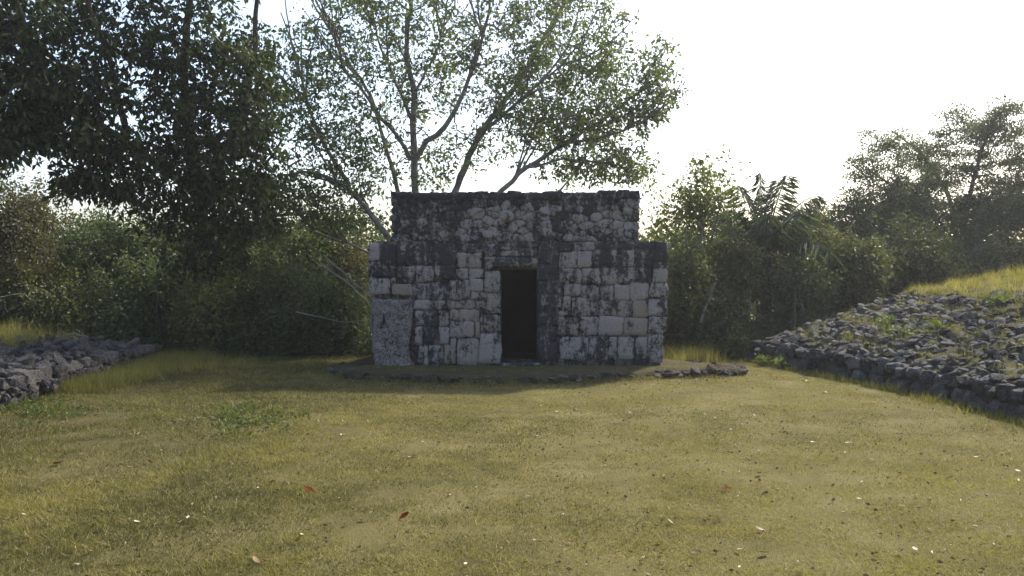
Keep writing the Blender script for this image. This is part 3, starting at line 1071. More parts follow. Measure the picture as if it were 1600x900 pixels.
def shrub(name, label, cat, base, height, radius, mat, clumps=150, per=80, L=.085, stems=6, group=None, bark=None, lean=0.0, crown_low=.12, droop=.25, lobes_n=9, clump_r=.32, tint0=.4, spread=.25):
    base = np.array(base, float)
    base[2] = float(ground_z(base[0], base[1])) - .04
    t = empty(name, base, label, cat, group)
    bark = bark or M["bark_grey"]
    starts = []
    for s in range(stems):
        a = rng.uniform(0, 6.28)
        rr = radius * rng.uniform(.15, .6)
        top = base + np.array([math.cos(a) * rr + lean, math.sin(a) * rr, height * rng.uniform(.65, .92)])
        mid = base * .5 + top * .5 + rng.normal(0, .12 * radius, 3)
        b0 = base + np.array([math.cos(a), math.sin(a), 0]) * rng.uniform(0, .12)
        b0[2] = base[2]
        path = spline([b0, mid, top], .3, .02)
        r_ = np.linspace(.018 + .012 * height, .012, len(path))
        V, T = tube(path, r_, 6)
        link_mesh("stem" if cat != "tree" or stems > 1 else "trunk", mesh_np("stem", V - base, T, True), bark, t)
        starts.append(path[len(path) // 5:])
    starts = np.concatenate(starts)
    lobes = []
    for k in range(lobes_n):
        a = rng.uniform(0, 6.28)
        rad = radius * rng.uniform(.32, .55)
        hz = rng.uniform(crown_low, 1.0)
        out = (radius - rad * .8) * math.sqrt(rng.random()) * (1.05 - .45 * hz)
        c = base + np.array([math.cos(a) * out + lean * hz, math.sin(a) * out, min(max(height * hz, rad * .6), height - rad * .75)])
        lobes.append((c, np.array([rad, rad, rad * rng.uniform(.65, .9)])))
    lobes.append((base + np.array([lean, 0, height - radius * .35]), np.array([radius * .45, radius * .45, radius * .36])))
    C = lobes_points(lobes, clumps)
    C += rng.normal(0, .12 * radius, C.shape)
    wild = rng.random(clumps) < .14
    cb = base + np.array([lean, 0, height * .5])
    C[wild] = cb + (C[wild] - cb) * rng.uniform(1.08, 1.32, (wild.sum(), 1))
    C[:, 2] = np.maximum(C[:, 2], base[2] + .12)
    nS = 16
    a = rng.uniform(0, 6.28, nS)
    hi = np.argsort(-C[:, 2])[:max(20, clumps // 4)]
    S = C[rng.choice(hi, nS)] + np.column_stack([np.cos(a) * .12, np.sin(a) * .12, rng.uniform(.18, .55, nS)])
    g = grow_twigs(starts, np.concatenate([C, S]), .014)
    tint = np.clip(tint0 + rng.normal(0, spread, clumps), .02, .85)
    V, T, A = leaf_cloud(C, np.full(clumps, clump_r) * rng.uniform(.5, 1.7, clumps), per, L, droop, tint)
    V[:, 2] = np.maximum(V[:, 2], base[2] + .02)
    cr = Geo()
    cr.add(V, T, A)
    mid_ = S - [0, 0, .12]
    cr.add(*leaf_cloud(np.concatenate([S, mid_]), np.full(2 * nS, .12), 12, L, droop, np.clip(rng.normal(tint0, .2, 2 * nS), .02, .85)))
    crown = cr.build("crown", mat, t, base)
    g.build("twigs", bark, crown, base)["kind"] = "stuff"
    return t


# --- the big spreading tree behind the ruin: limbs traced one by one, each with its own depth
tree_o = np.array([-1.35, 18.2, -.12])
tree = empty("shade_tree", tree_o, "tall spreading tree with many pale limbs fanning out behind the ruin", "tree")
T0 = tree_o + [0, 0, 0]
fork = W(672, 470, 18.2)
LIMBS = [  # (photo x, photo y, depth) ... start and end radius
    ("trunk", [tree_o, tree_o * .5 + fork * .5 + [.05, 0, 0], fork], .30, .22),
    ("limb", [fork, W(652, 360, 18.2), W(648, 296, 18.2), W(648, 236, 18.3), W(646, 195, 18.3), W(648, 143, 18.4), W(636, 95, 18.5), W(640, 20, 18.5), W(650, -60, 18.6), W(640, -230, 18.6)], .17, .035),
    ("limb", [W(648, 250, 18.3), W(668, 222, 18.1), W(695, 200, 17.9), W(722, 155, 17.7), W(742, 100, 17.5), W(760, 40, 17.3), W(775, -40, 17.1)], .12, .035),
    ("limb", [fork, W(698, 340, 18.6), W(715, 292, 18.8), W(741, 228, 19.0), W(770, 182, 19.2), W(812, 127, 19.5), W(850, 60, 19.7), W(885, 0, 19.9), W(890, -60, 19.8), W(850, -200, 19.4)], .17, .04),
    ("limb", [fork, W(735, 355, 18.0), W(787, 296, 17.8), W(825, 262, 17.6), W(884, 224, 17.4), W(948, 182, 17.2), W(1005, 142, 17.0), W(1050, 112, 16.9)], .16, .02),
    ("limb", [fork, W(640, 418, 17.7), W(605, 368, 17.4), W(580, 335, 17.2), W(556, 306, 17.0), W(530, 287, 16.9), W(496, 271, 16.8), W(433, 274, 16.5)], .17, .035),
    ("limb", [W(548, 300, 17.0), W(524, 250, 17.2), W(500, 211, 17.3), W(478, 150, 17.4), W(465, 90, 17.5), W(440, 20, 17.6)], .085, .02),
    ("limb", [fork, W(634, 350, 18.8), W(622, 296, 19), W(606, 240, 19.1), W(597, 205, 19.2), W(580, 152, 19.3), W(538, 85, 19.4), W(505, 25, 19.5), W(480, -40, 19.6), W(470, -150, 19.3)], .12, .025),
    ("limb", [W(641, 250, 18.3), W(620, 212, 17.9), W(597, 186, 17.6), W(562, 138, 17.3), W(525, 95, 17.0), W(490, 40, 16.8)], .085, .02),
    ("limb", [W(645, 190, 18.3), W(628, 150, 18.7), W(610, 110, 19.0), W(592, 60, 19.2), W(578, 0, 19.4), W(570, -50, 19.5)], .075, .02),
    ("limb", [W(648, 150, 18.4), W(668, 110, 18.8), W(690, 60, 19.1), W(700, 0, 19.3), W(706, -60, 19.4)], .06, .02),
    ("limb", [W(741, 228, 19.0), W(768, 196, 18.2), W(812, 160, 17.6), W(860, 118, 17.2), W(905, 70, 16.9), W(930, 20, 16.6)], .08, .02),
    ("limb", [W(884, 224, 17.4), W(930, 218, 17.0), W(975, 205, 16.7), W(1010, 190, 16.5), W(1045, 150, 16.3)], .06, .015),
    ("limb", [W(825, 262, 17.6), W(880, 250, 17.1), W(930, 252, 16.7), W(980, 262, 16.4)], .05, .012),
    ("limb", [W(640, 418, 18.4), W(585, 400, 17.9), W(530, 372, 17.4), W(490, 345, 17.1), W(445, 318, 16.9)], .06, .015),
    ("limb", [W(735, 355, 18.6), W(820, 340, 18.9), W(876, 296, 19.2), W(905, 262, 19.4), W(930, 215, 19.7), W(975, 160, 20)], .06, .015),
]
starts = []
for nm, c, r0, r1 in LIMBS:
    p = spline(c, .22, .014)
    V, T = tube(p, .57 * np.linspace(r0, r1, len(p)) * (1 + rng.normal(0, .05, len(p))), 8)
    link_mesh(nm, mesh_np(nm, V - tree_o, T, True), M["bark_pale"], tree)
    if nm == "limb":
        starts.append(p[max(2, len(p) // 3):])
tips_ = []
for p in list(starts):
    for _ in range(4):
        i = int(rng.integers(2, max(3, int(len(p) * .62))))
        if i + 1 >= len(p): continue
        along = p[i + 1] - p[i]
        along /= np.linalg.norm(along)
        d1 = along + rng.normal(0, .45, 3) + [0, 0, .25]
        d1 /= np.linalg.norm(d1)
        Lb = rng.uniform(.9, 1.9) if p[i][0] < 1.0 else rng.uniform(.5, .9)
        q1 = p[i] + d1 * Lb * .5 + rng.normal(0, .05, 3)
        q2 = q1 + (d1 + [0, 0, .3] + rng.normal(0, .2, 3)) * Lb * .5
        pb_ = spline([p[i], q1, q2], .2, .012)
        V, T = tube(pb_, np.linspace(.028, .008, len(pb_)), 5)
        link_mesh("bough", mesh_np("bough", V - tree_o, T, True), M["bark_pale"], tree)
        starts.append(pb_[2:])
        tips_.append(pb_[-1])
        tips_.append(pb_[-2])
        tips_.append(pb_[len(pb_) // 2])
starts = np.concatenate(starts)
BL = [  # photo x, y, depth, x radius, y radius (px), depth radius (m), weight
    (500, 110, 17.0, 75, 60, 1.2, 1.5), (460, 190, 16.8, 50, 60, 1.0, 1.1), (540, 210, 17.2, 55, 45, 1.0, .9), (590, 70, 18.8, 70, 60, 1.2, .8), (570, 265, 17.2, 45, 40, .9, .55),
    (500, 300, 16.9, 55, 35, .8, .7), (440, 320, 16.8, 45, 40, .8, .7), (540, 345, 17.2, 50, 25, .8, .8), (600, 20, 18.6, 80, 40, 1.2, .7), (660, 60, 18.5, 70, 60, 1.3, .9), (690, 130, 18.6, 55, 50, 1.0, .6),
    (610, 150, 18.8, 50, 45, 1.0, .5), (760, 60, 18.0, 70, 60, 1.3, 1.0), (780, 140, 18.5, 60, 50, 1.2, .9), (840, 70, 18.5, 75, 60, 1.3, 1.2), (880, 120, 17.8, 70, 50, 1.2, 1.0),
    (810, 200, 18.4, 60, 45, 1.1, .9), (870, 195, 17.6, 55, 40, 1.0, 1.0), (940, 60, 17.2, 35, 45, .8, .5), (930, 130, 17.2, 55, 45, 1.0, .9), (985, 110, 17.0, 40, 30, .8, .5),
    (1025, 135, 16.8, 30, 28, .6, .4), (1000, 175, 16.8, 45, 30, .8, .6), (940, 195, 17.2, 50, 35, .9, .8), (950, 255, 16.9, 55, 30, .9, .8), (890, 260, 17.6, 50, 25, .8, .5),
    (990, 265, 16.7, 25, 22, .6, .3), (720, 240, 18.6, 40, 30, .8, .35), (670, 275, 18.3, 35, 20, .6, .25), (640, 230, 18.5, 40, 35, .8, .3), (870, 20, 18.5, 70, 40, 1.2, .9),
    (640, -220, 18.5, 190, 110, 2.2, 1.9), (800, -200, 18.3, 150, 100, 2.0, 1.2), (480, -170, 18.2, 130, 90, 1.8, 1.2), (700, -60, 18.5, 160, 70, 1.8, 1.6), (520, -50, 18.0, 110, 60, 1.5, 1.1), (860, -70, 18.3, 90, 60, 1.5, 1.0), (1030, 90, 16.9, 25, 20, .5, .15), (1050, 150, 16.6, 16, 14, .4, .12),
]
wts = np.array([b[6] for b in BL])
nC = 3500
lobes, cc = [], []
which = rng.choice(len(BL), nC, p=wts / wts.sum())
for k in which:
    bx, by, bd, rx_, ry_, rd, _ = BL[k]
    d = rng.normal(0, 1, 3)
    d *= 1.25 * rng.random() ** .42 / np.linalg.norm(d)
    cc.append(W(bx + d[0] * rx_, by + d[1] * ry_, bd) + [0, d[2] * rd, 0])
cc = np.array(cc)
cc = np.concatenate([cc, np.array(tips_)])
nC = len(cc)
g = grow_twigs(starts, cc, .026)
tn = np.clip(.42 + rng.normal(0, .22, nC) + .25 * (N1(cc[:, 0] * .8 + 30, cc[:, 2] * .8) - .5), .02, .85)
V, T, A = leaf_cloud(cc, rng.uniform(.10, .36, nC), 13, .10, .35, tn, .75)
gc = Geo()
gc.add(V, T, A)
crown = gc.build("crown", M["leaf_main"], tree, tree_o)
g.build("twigs", M["bark_pale"], crown, tree_o)["kind"] = "stuff"

# --- the dark broad-leaved tree whose canopy hangs over the left of the clearing
dt_o = np.array(list(W(318, 500, 17.9)[:2]) + [-.1])
dark = empty("canopy_tree", dt_o, "big dark leafy tree with its canopy hanging over the left side", "tree")
dfork = W(312, 300, 16.8)
DL = [
    ("trunk", [dt_o, dt_o * .5 + dfork * .5 + [.1, 0, 0], dfork], .12, .10),
    ("limb", [dfork, W(300, 220, 15.4), W(290, 110, 14.7), W(300, 0, 14.2), W(310, -120, 13.9)], .11, .04),
    ("limb", [dfork, W(250, 260, 15.2), W(180, 210, 14.2), W(90, 160, 13.3), W(-20, 110, 12.6), W(-130, 60, 12.0)], .10, .03),
    ("limb", [dfork, W(345, 250, 15.6), W(380, 160, 15.0), W(400, 70, 14.6), W(405, -40, 14.2)], .09, .03),
    ("limb", [W(270, 240, 15.4), W(240, 235, 14.4), W(180, 250, 13.5), W(140, 255, 13.2)], .03, .01),
    ("limb", [W(200, 215, 14.5), W(180, 120, 13.6), W(150, 30, 12.9), W(120, -80, 12.3)], .06, .02),
    ("limb", [dfork, W(360, 300, 16.0), W(410, 262, 15.7), W(440, 220, 15.5)], .05, .02),
    ("limb", [W(90, 160, 13.3), W(50, 60, 12.6), W(10, -60, 12.0)], .05, .02),
]
starts = []
for nm, c, r0, r1 in DL:
    p = spline(c, .22, .012)
    V, T = tube(p, np.linspace(r0, r1, len(p)), 7)
    link_mesh(nm, mesh_np(nm, V - dt_o, T, True), M["bark_dark"], dark)
    if nm == "limb": starts.append(p)
starts = np.concatenate(starts)
DB = [
    (330, 60, 14.6, 90, 70, 1.1, 1.3), (230, 50, 14.0, 80, 60, 1.1, 1.1), (130, 60, 13.2, 90, 60, 1.1, 1.0), (30, 40, 12.6, 80, 60, 1.0, .9), (-60, 80, 12.2, 80, 80, 1.0, 1.1), (60, 60, 14.5, 120, 80, .8, 1.2), (60, 190, 14.2, 90, 50, .7, .8),
    (60, 130, 12.9, 80, 50, 1.0, 1.1), (150, 160, 13.5, 80, 50, 1.0, 1.1), (250, 150, 14.4, 80, 60, 1.1, 1.2), (340, 160, 15.0, 80, 60, 1.1, 1.4), (395, 120, 15.0, 50, 70, .9, .9),
    (400, 210, 15.3, 45, 50, .8, .9), (340, 250, 15.5, 70, 50, .9, 1.3), (260, 240, 14.9, 70, 45, .9, 1.1), (170, 235, 13.7, 70, 40, .9, .9), (80, 205, 12.9, 70, 40, .9, .9), (0, 180, 12.4, 60, 50, .8, .7),
    (-10, 250, 12.0, 30, 35, .5, .25), (120, 280, 13.3, 40, 25, .6, .4), (200, 290, 14.1, 60, 32, .7, .8), (290, 310, 15.4, 65, 40, .7, .9), (360, 310, 15.8, 60, 45, .7, .9), (410, 290, 15.8, 35, 40, .6, .5),
    (325, 365, 15.9, 75, 35, .6, 1.0), (400, 355, 16.0, 50, 30, .6, .6), (310, 405, 16.2, 60, 30, .5, .5), (250, 345, 15.4, 40, 18, .5, .3), (300, -60, 14.2, 140, 60, 1.3, 1.5), (120, -60, 13.0, 140, 60, 1.3, 1.3), (-80, -40, 12.2, 110, 60, 1.2, 1.0), (-160, 120, 11.8, 90, 120, 1.2, 1.0),
]
wts = np.array([b[6] for b in DB])
nC = 1750
cc = []
for k in rng.choice(len(DB), nC, p=wts / wts.sum()):
    bx, by, bd, rx_, ry_, rd, _ = DB[k]
    d = rng.normal(0, 1, 3)
    d *= rng.random() ** .45 / np.linalg.norm(d)
    cc.append(W(bx + d[0] * rx_, by + d[1] * ry_, bd) + [0, d[2] * rd, 0])
cc = np.array(cc)
g = grow_twigs(starts, cc, .018)
tn = np.clip(.22 + rng.normal(0, .16, nC) + .5 * np.clip((cc[:, 0] + 5.6) / 1.6, -.3, 1), .02, .85)
V, T, A = leaf_cloud(cc, rng.uniform(.13, .36, nC), 19, .13, .75, tn, .8)
gc = Geo()
gc.add(V, T, A)
crown = gc.build("crown", M["leaf_dark"], dark, dt_o)
g.build("twigs", M["bark_dark"], crown, dt_o)["kind"] = "stuff"


# --- thicket: every shrub and small tree on its own
def sh(px_, d, top, half, mat, label, name="thicket_shrub", cat="shrub", **kw):
    b = W(px_, 500, d)
    h = CAMZ + (425 - top) * d / F - float(ground_z(b[0], b[1])) + .04
    return shrub(name, label, cat, (b[0], d, 0), h, half * d / F, M[mat], **kw)


ST = dict(name="thicket_tree", cat="tree")
sh(20, 17.6, 308, 130, "leaf_brown", "round brownish small tree at the far left above the low mound", clumps=230, per=80, **ST)
sh(-190, 17.0, 300, 150, "leaf_olive", "olive small tree just outside the left picture edge", clumps=150, per=70, **ST)
sh(125, 19.5, 345, 95, "leaf_green", "grey green small tree behind the left mound, right of the brownish one", clumps=170, per=75, **ST)
sh(215, 18.4, 362, 95, "leaf_green", "dark green shrub behind the far end of the low left mound", clumps=180, per=80)
sh(300, 19.2, 350, 100, "leaf_olive", "olive shrub under the hanging dark canopy", clumps=180, per=75)
sh(385, 18.0, 372, 90, "leaf_green", "mid green shrub between the dark canopy and the ruin", clumps=190, per=80)
sh(470, 18.6, 368, 85, "leaf_green", "bushy green shrub left of the ruin under the leaning limb", clumps=170, per=75, tint0=.5)
sh(548, 18.9, 362, 70, "leaf_brown", "thin brownish shrub touching the left corner of the ruin", clumps=110, per=55)
sh(70, 16.8, 425, 105, "leaf_olive", "low olive bush standing behind the left mound's dry grass", clumps=150, per=52, crown_low=.02, L=.09)
sh(170, 17.1, 470, 105, "leaf_green", "low dark bush behind the last stones of the left mound", clumps=150, per=52, crown_low=.02, L=.09)
sh(262, 17.2, 410, 95, "leaf_green", "low green bush behind the tall grass tufts at left", clumps=150, per=52, crown_low=.02, L=.09)
sh(350, 17.0, 440, 100, "leaf_olive", "low bush at the lawn edge beneath the dark canopy", clumps=150, per=52, crown_low=.02, L=.09)
sh(440, 17.0, 420, 90, "leaf_green", "low leafy bush at the lawn edge halfway to the ruin", clumps=150, per=52, crown_low=.02, L=.09)
sh(528, 16.9, 450, 80, "leaf_green", "dark low bush beside the lower left corner of the ruin", clumps=150, per=52, crown_low=.02, L=.09)
sh(1080, 17.4, 290, 95, "leaf_bright", "sparse yellow green tree rising just right of the ruin", clumps=150, per=26, clump_r=.26, crown_low=.4, L=.10, bark=M["bark_pale"], tint0=.45, **ST)
sh(1075, 16.6, 415, 55, "leaf_olive", "olive bush against the right wall of the ruin", clumps=130, per=75, tint0=.5)
sh(1140, 17.2, 395, 60, "leaf_olive", "leafy bush with pale stems between ruin and palm", clumps=140, per=75, bark=M["bark_pale"])
sh(1128, 16.2, 490, 50, "leaf_green", "low dark bush at the foot of the thicket right of the ruin", clumps=90, per=75, tint0=.25)
sh(1200, 19.2, 400, 60, "leaf_brown", "brownish shrub in the shade behind the palm", clumps=120, per=70, tint0=.2)
sh(1275, 18.0, 362, 75, "leaf_olive", "rounded olive shrub right of the palm", clumps=190, per=80)
sh(1255, 17.0, 430, 62, "leaf_green", "low green bush with bright leaves above the mound's far end", clumps=140, per=80, tint0=.45)
sh(1345, 17.6, 392, 75, "leaf_olive", "broad olive shrub behind the mound's rubble slope", clumps=180, per=80, tint0=.3)
sh(1350, 20.0, 352, 80, "leaf_feather", "grey green shrub in front of the feathery tree's left limbs", clumps=170, per=80)
sh(1430, 18.8, 375, 80, "leaf_olive", "dark olive shrub behind the left end of the mound's grass", clumps=180, per=80, tint0=.25)
sh(1520, 19.5, 372, 85, "leaf_feather", "dark shrub behind the middle of the mound's grass top", clumps=180, per=80, tint0=.2)
sh(1610, 19.5, 368, 85, "leaf_olive", "dark shrub behind the mound's grass at the right edge", clumps=170, per=80, tint0=.25)
sh(1310, 20.5, 338, 70, "leaf_feather", "grey green small tree rising between the palm and the feathery tree", clumps=170, per=60, **ST)
sh(1400, 21.0, 296, 95, "leaf_feather", "hazy small tree filling the space below the feathery tree's left limbs", clumps=240, per=60, crown_low=.3, **ST)
sh(1525, 21.6, 300, 100, "leaf_feather", "leafy small tree under the middle of the feathery tree's crown", clumps=240, per=60, crown_low=.3, **ST)
sh(1630, 21.2, 280, 100, "leaf_feather", "leafy small tree at the right edge below the feathery crown", clumps=220, per=60, crown_low=.3, **ST)
sh(1740, 19.0, 340, 120, "leaf_olive", "olive shrub just outside the right picture edge", clumps=120, per=70)

# feathery tree, upper right
ft_o = np.array(list(W(1500, 500, 22.0)[:2]) + [-.22])
ft = empty("feathery_tree", ft_o, "wide airy tree with fine grey green foliage at upper right", "tree")
ff = W(1495, 400, 22)
FL = [
    ("trunk", [ft_o, ft_o * .5 + ff * .5 + [.1, 0, 0], ff], .16, .12),
    ("limb", [ff, W(1460, 350, 21.6), W(1420, 315, 21.2), W(1385, 285, 21.0), W(1350, 262, 20.8)], .08, .02),
    ("limb", [ff, W(1485, 320, 22.4), W(1455, 260, 22.6), W(1420, 225, 22.8), W(1390, 205, 22.8)], .08, .02),
    ("limb", [ff, W(1510, 330, 21.8), W(1525, 260, 21.6), W(1540, 210, 21.5), W(1555, 180, 21.4)], .08, .02),
    ("limb", [ff, W(1550, 330, 21.8), W(1600, 285, 21.6), W(1660, 250, 21.4), W(1700, 230, 21.4)], .08, .02),
    ("limb", [W(1550, 330, 21.8), W(1590, 300, 22.4), W(1620, 240, 22.8), W(1630, 190, 23)], .06, .02),
    ("limb", [W(1460, 350, 21.6), W(1400, 345, 21.0), W(1350, 330, 20.5), W(1310, 322, 20.2)], .05, .015),
]
starts = []
for nm, c, r0, r1 in FL:
    p = spline(c, .25, .02)
    V, T = tube(p, np.linspace(r0, r1, len(p)), 6)
    link_mesh(nm, mesh_np(nm, V - ft_o, T, True), M["bark_dark"], ft)
    if nm == "limb": starts.append(p)
starts = np.concatenate(starts)
FB = [
    (1350, 270, 20.8, 40, 30, .8, .7), (1380, 225, 22, 45, 28, .9, .55), (1440, 235, 22, 55, 35, 1.0, 1.2), (1410, 290, 21.2, 60, 35, 1.0, 1.1), (1340, 320, 20.5, 45, 25, .8, .7), (1480, 290, 21.8, 60, 40, 1.0, 1.3),
    (1510, 215, 21.6, 50, 35, .9, .9), (1560, 195, 21.5, 45, 30, .9, .8), (1560, 260, 21.8, 60, 40, 1.0, 1.3), (1620, 230, 21.8, 60, 45, 1.0, 1.2), (1610, 310, 21.8, 60, 40, 1.0, 1.1), (1680, 270, 21.5, 70, 60, 1.1, 1.2),
    (1540, 335, 21.6, 60, 35, 1.0, 1.2), (1450, 345, 21.4, 60, 30, 1.0, 1.2), (1385, 345, 20.8, 50, 25, .8, .9), (1490, 180, 21.6, 25, 14, .5, .15), (1575, 165, 21.4, 25, 12, .5, .2),
]
wts = np.array([b[6] for b in FB])
nC = 820
cc = []
for k in rng.choice(len(FB), nC, p=wts / wts.sum()):
    bx, by, bd, rx_, ry_, rd, _ = FB[k]
    d = rng.normal(0, 1, 3)
    d *= rng.random() ** .45 / np.linalg.norm(d)
    cc.append(W(bx + d[0] * rx_, by + d[1] * ry_, bd) + [0, d[2] * rd, 0])
cc = np.array(cc)
g = grow_twigs(starts, cc, .018)
tn = np.clip(.4 + rng.normal(0, .2, nC), .02, .85)
V, T, A = leaf_cloud(cc, rng.uniform(.2, .42, nC), 66, .07, .0, tn, .4)
gc = Geo()
gc.add(V, T, A)
crown = gc.build("crown", M["leaf_feather"], ft, ft_o)
g.build("twigs", M["bark_dark"], crown, ft_o)["kind"] = "stuff"

# palm right of the ruin
pb = W(1192, 500, 18.2)
palm_o = np.array([pb[0], 18.2, float(ground_z(pb[0], 18.2)) - .03])
palm = empty("palm", palm_o, "dark palm with arching feathery fronds between ruin and right mound", "palm")
ptop = W(1194, 398, 18.2)
tp = spline([palm_o, palm_o * .5 + ptop * .5 + [.06, 0, 0], ptop], .2, .006)
V, T = tube(tp, .13 + .02 * np.sin(np.arange(len(tp)) * 2.2), 9)
link_mesh("trunk", mesh_np("trunk", V - palm_o, T, True), M["bark_dark"], palm)
tips = [(1187, 285, .0), (1232, 287, .3), (1150, 305, -.3), (1130, 345, .3), (1110, 400, -.2), (1262, 320, -.3), (1290, 345, .4), (1285, 395, -.4), (1165, 330, 1.2), (1225, 335, 1.3), (1210, 345, -1.5), (1170, 350, -1.4), (1255, 400, -1.2), (1140, 410, -1.1), (1200, 300, -.6)]
for (tx_, ty_, dd) in tips:
    tip = ptop + (W(tx_, ty_, 18.2) + [0, dd, 0] - ptop) * 1.15
    hv = (tip - ptop)
    ctrl_ = ptop + hv * .55 + np.array([0, 0, .42 * abs(hv[0]) + .12 + .1 * abs(dd)])
    ts = np.linspace(0, 1, 16)[:, None]
    path = (1 - ts) ** 2 * ptop + 2 * (1 - ts) * ts * ctrl_ + ts ** 2 * tip
    V, T = tube(path, np.linspace(.022, .006, 16), 4)
    fr = link_mesh("frond", mesh_np("frond", V - palm_o, T, True), M["bark_dark"], palm)
    k = 70
    tt = np.repeat(np.linspace(.14, .99, k), 2)
    P = np.stack([np.interp(tt, ts[:, 0], path[:, i]) for i in range(3)], 1)
    tg = np.gradient(path, axis=0)
    tg /= np.linalg.norm(tg, axis=1)[:, None]
    TG = np.stack([np.interp(tt, ts[:, 0], tg[:, i]) for i in range(3)], 1)
    side = np.cross(TG, [0, 0, 1.0])
    side /= np.linalg.norm(side, axis=1)[:, None] + 1e-6
    sg = np.tile([1, -1], k)[:, None]
    dirs = side * sg * .8 + TG * .45 + np.array([0, 0, -.75]) + rng.normal(0, .14, (2 * k, 3))
    dirs /= np.linalg.norm(dirs, axis=1)[:, None]
    LL = .52 * np.sin(np.clip(tt, .08, 1) * 2.7) + .08
    V, T, A = leaves_np(P, dirs, LL, np.full(2 * k, .038), np.clip(rng.normal(.4, .2, 2 * k), 0, .88))
    lf = link_mesh("leaflets", mesh_np("leaflets", V - palm_o, T, False, {"tint": A}), M["leaf_palm"], fr)

# bleached dead branches leaning in the thicket left of the ruin
for (c, r0, lab) in (
    ([W(505, 398, 17.0), W(535, 425, 16.8), W(565, 452, 16.6), W(598, 478, 16.4)], .022, "long thin dead branch leaning against the ruin's left corner"),
    ([W(500, 412, 16.6), W(540, 440, 16.4), W(580, 478, 16.15), W(600, 492, 16.1)], .02, "pale stick below the longer dead branch beside the ruin"),
    ([W(462, 487, 15.9), W(500, 496, 15.85), W(540, 502, 15.9), W(575, 500, 16.0)], .015, "nearly level bleached branch low in the bushes left of the ruin"),
    ([W(1095, 505, 15.9), W(1103, 480, 16.0), W(1112, 460, 16.1), W(1118, 440, 16.2)], .03, "short pale leaning stem in the bushes right of the ruin"),
):
    p = spline(c, .15, .01)
    V, T = tube(p, np.linspace(r0, r0 * .5, len(p)), 6)
    gg = Geo()
    gg.add(V, T)
    for _ in range(3):
        i = int(rng.integers(2, len(p) - 1))
        e = p[i] + rng.normal(0, .14, 3) + [0, 0, .08]
        V, T = tube(np.array([p[i], (p[i] + e) / 2 + rng.normal(0, .02, 3), e]), [r0 * .5, r0 * .35, r0 * .2], 4)
        gg.add(V, T)
    o = gg.build("dead_branch", M["twig_pale"], None, p[0], True)
    o.location = tuple(p[0])
    set_tag(o, lab, "branch")

# dense far wood closing the view: one mass
wd = Geo()
cs = []
for _ in range(1500):
    x, y = rng.uniform(-30, 30), rng.uniform(21.5, 30)
    cs.append((x, y, rng.uniform(.0, 1) ** .8 * (2.6 + .9 * float(N1(x * .3 + 50, 3.0)) - .02 * abs(x))))
cs = np.array(cs)
V, T, A = leaf_cloud(cs, rng.uniform(.4, .7, len(cs)), 95, .17, .2, np.clip(rng.normal(.3, .2, len(cs)), .02, .8))
wd.add(V, T, A)
fo = wd.build("distant_wood", M["leaf_green"], None, np.array([0, 0, 0.]))
set_tag(fo, "dense dark wood closing the view behind the thicket", "wood", kind="stuff")

# undergrowth along the foot of the thicket
ug = Geo()
cs = []
for _ in range(620):
    x = rng.uniform(-11, 7)
    y = rng.uniform(15.9, 18.2)
    if -2.6 < x < 2.8 and y < 16.6: continue
    if x > 4.2 and y < 15.9: continue
    cs.append((x, y, rng.uniform(.03, .55) * (.5 + .5 * (y > 16.4))))
cs = np.array(cs)
V, T, A = leaf_cloud(cs, rng.uniform(.12, .28, len(cs)), 60, .08, .0, np.clip(rng.normal(.3, .22, len(cs)), .02, .85))
V[:, 2] = np.maximum(V[:, 2], -.15)
ug.add(V, T, A)
uo = ug.build("undergrowth", M["leaf_green"], None, np.array([0, 0, 0.]))
set_tag(uo, "tangled dark undergrowth along the foot of the thicket", "undergrowth", kind="stuff")


# ------------------------------------------------------------------ grass
def blades(P, h, w, lean, tint):
    n = len(P)
    a = rng.uniform(0, 6.283, n)
    ln = rng.normal(0, 1, (n, 2)) * lean[:, None]
    s = np.stack([np.cos(a), np.sin(a), 0 * a], 1) * (w * .5)[:, None]
    tip = P + np.stack([ln[:, 0] * h, ln[:, 1] * h, h], 1)
    V = np.stack([P - s, P + s, tip], 1).reshape(-1, 3)
    T = np.arange(n * 3).reshape(-1, 3)
    return V, T, np.repeat(tint, 3)


def outside(x, y):
    """Lawn is where neither mound nor platform stands."""
    ok = (x < foot(RB, y) - .02) | (y > 15.6)
    ok &= (x > foot(LB, y) + .02) | (y > 15.4)
    dx = np.interp(x, [-2.75, -2.05, -.3, 1.5, 3.46], [13.2, 12.47, 12.22, 12.52, 13.15])
    inside = (x > -2.7) & (x < 3.5) & (y > dx) & (y < 14.0 + .5 * (np.abs(x) < 2.6) * 4)
    return ok & ~inside


def bare(x, y):
    """0 on the worn grey patches of the lawn, 1 on full grass."""
    f = np.ones_like(x)
    for (px_, py_, rx_, ry_, s) in ((1130, 613, .75, .5, .9), (905, 715, .28, .32, .85), (925, 782, .22, .12, .8), (800, 612, 1.8, .25, .6), (1410, 776, .22, .1, .8), (640, 612, 1.4, .4, .6), (1360, 847, .25, .1, .7), (220, 715, .5, .3, .5), (870, 880, .2, .08, .7)):
        d = CAMZ * F / (py_ - 425)
        cx = (px_ - 800) * d / F
        r2 = ((x - cx) / rx_) ** 2 + ((y - d) / ry_) ** 2
        f = np.minimum(f, 1 - s * np.exp(-r2))
    return f


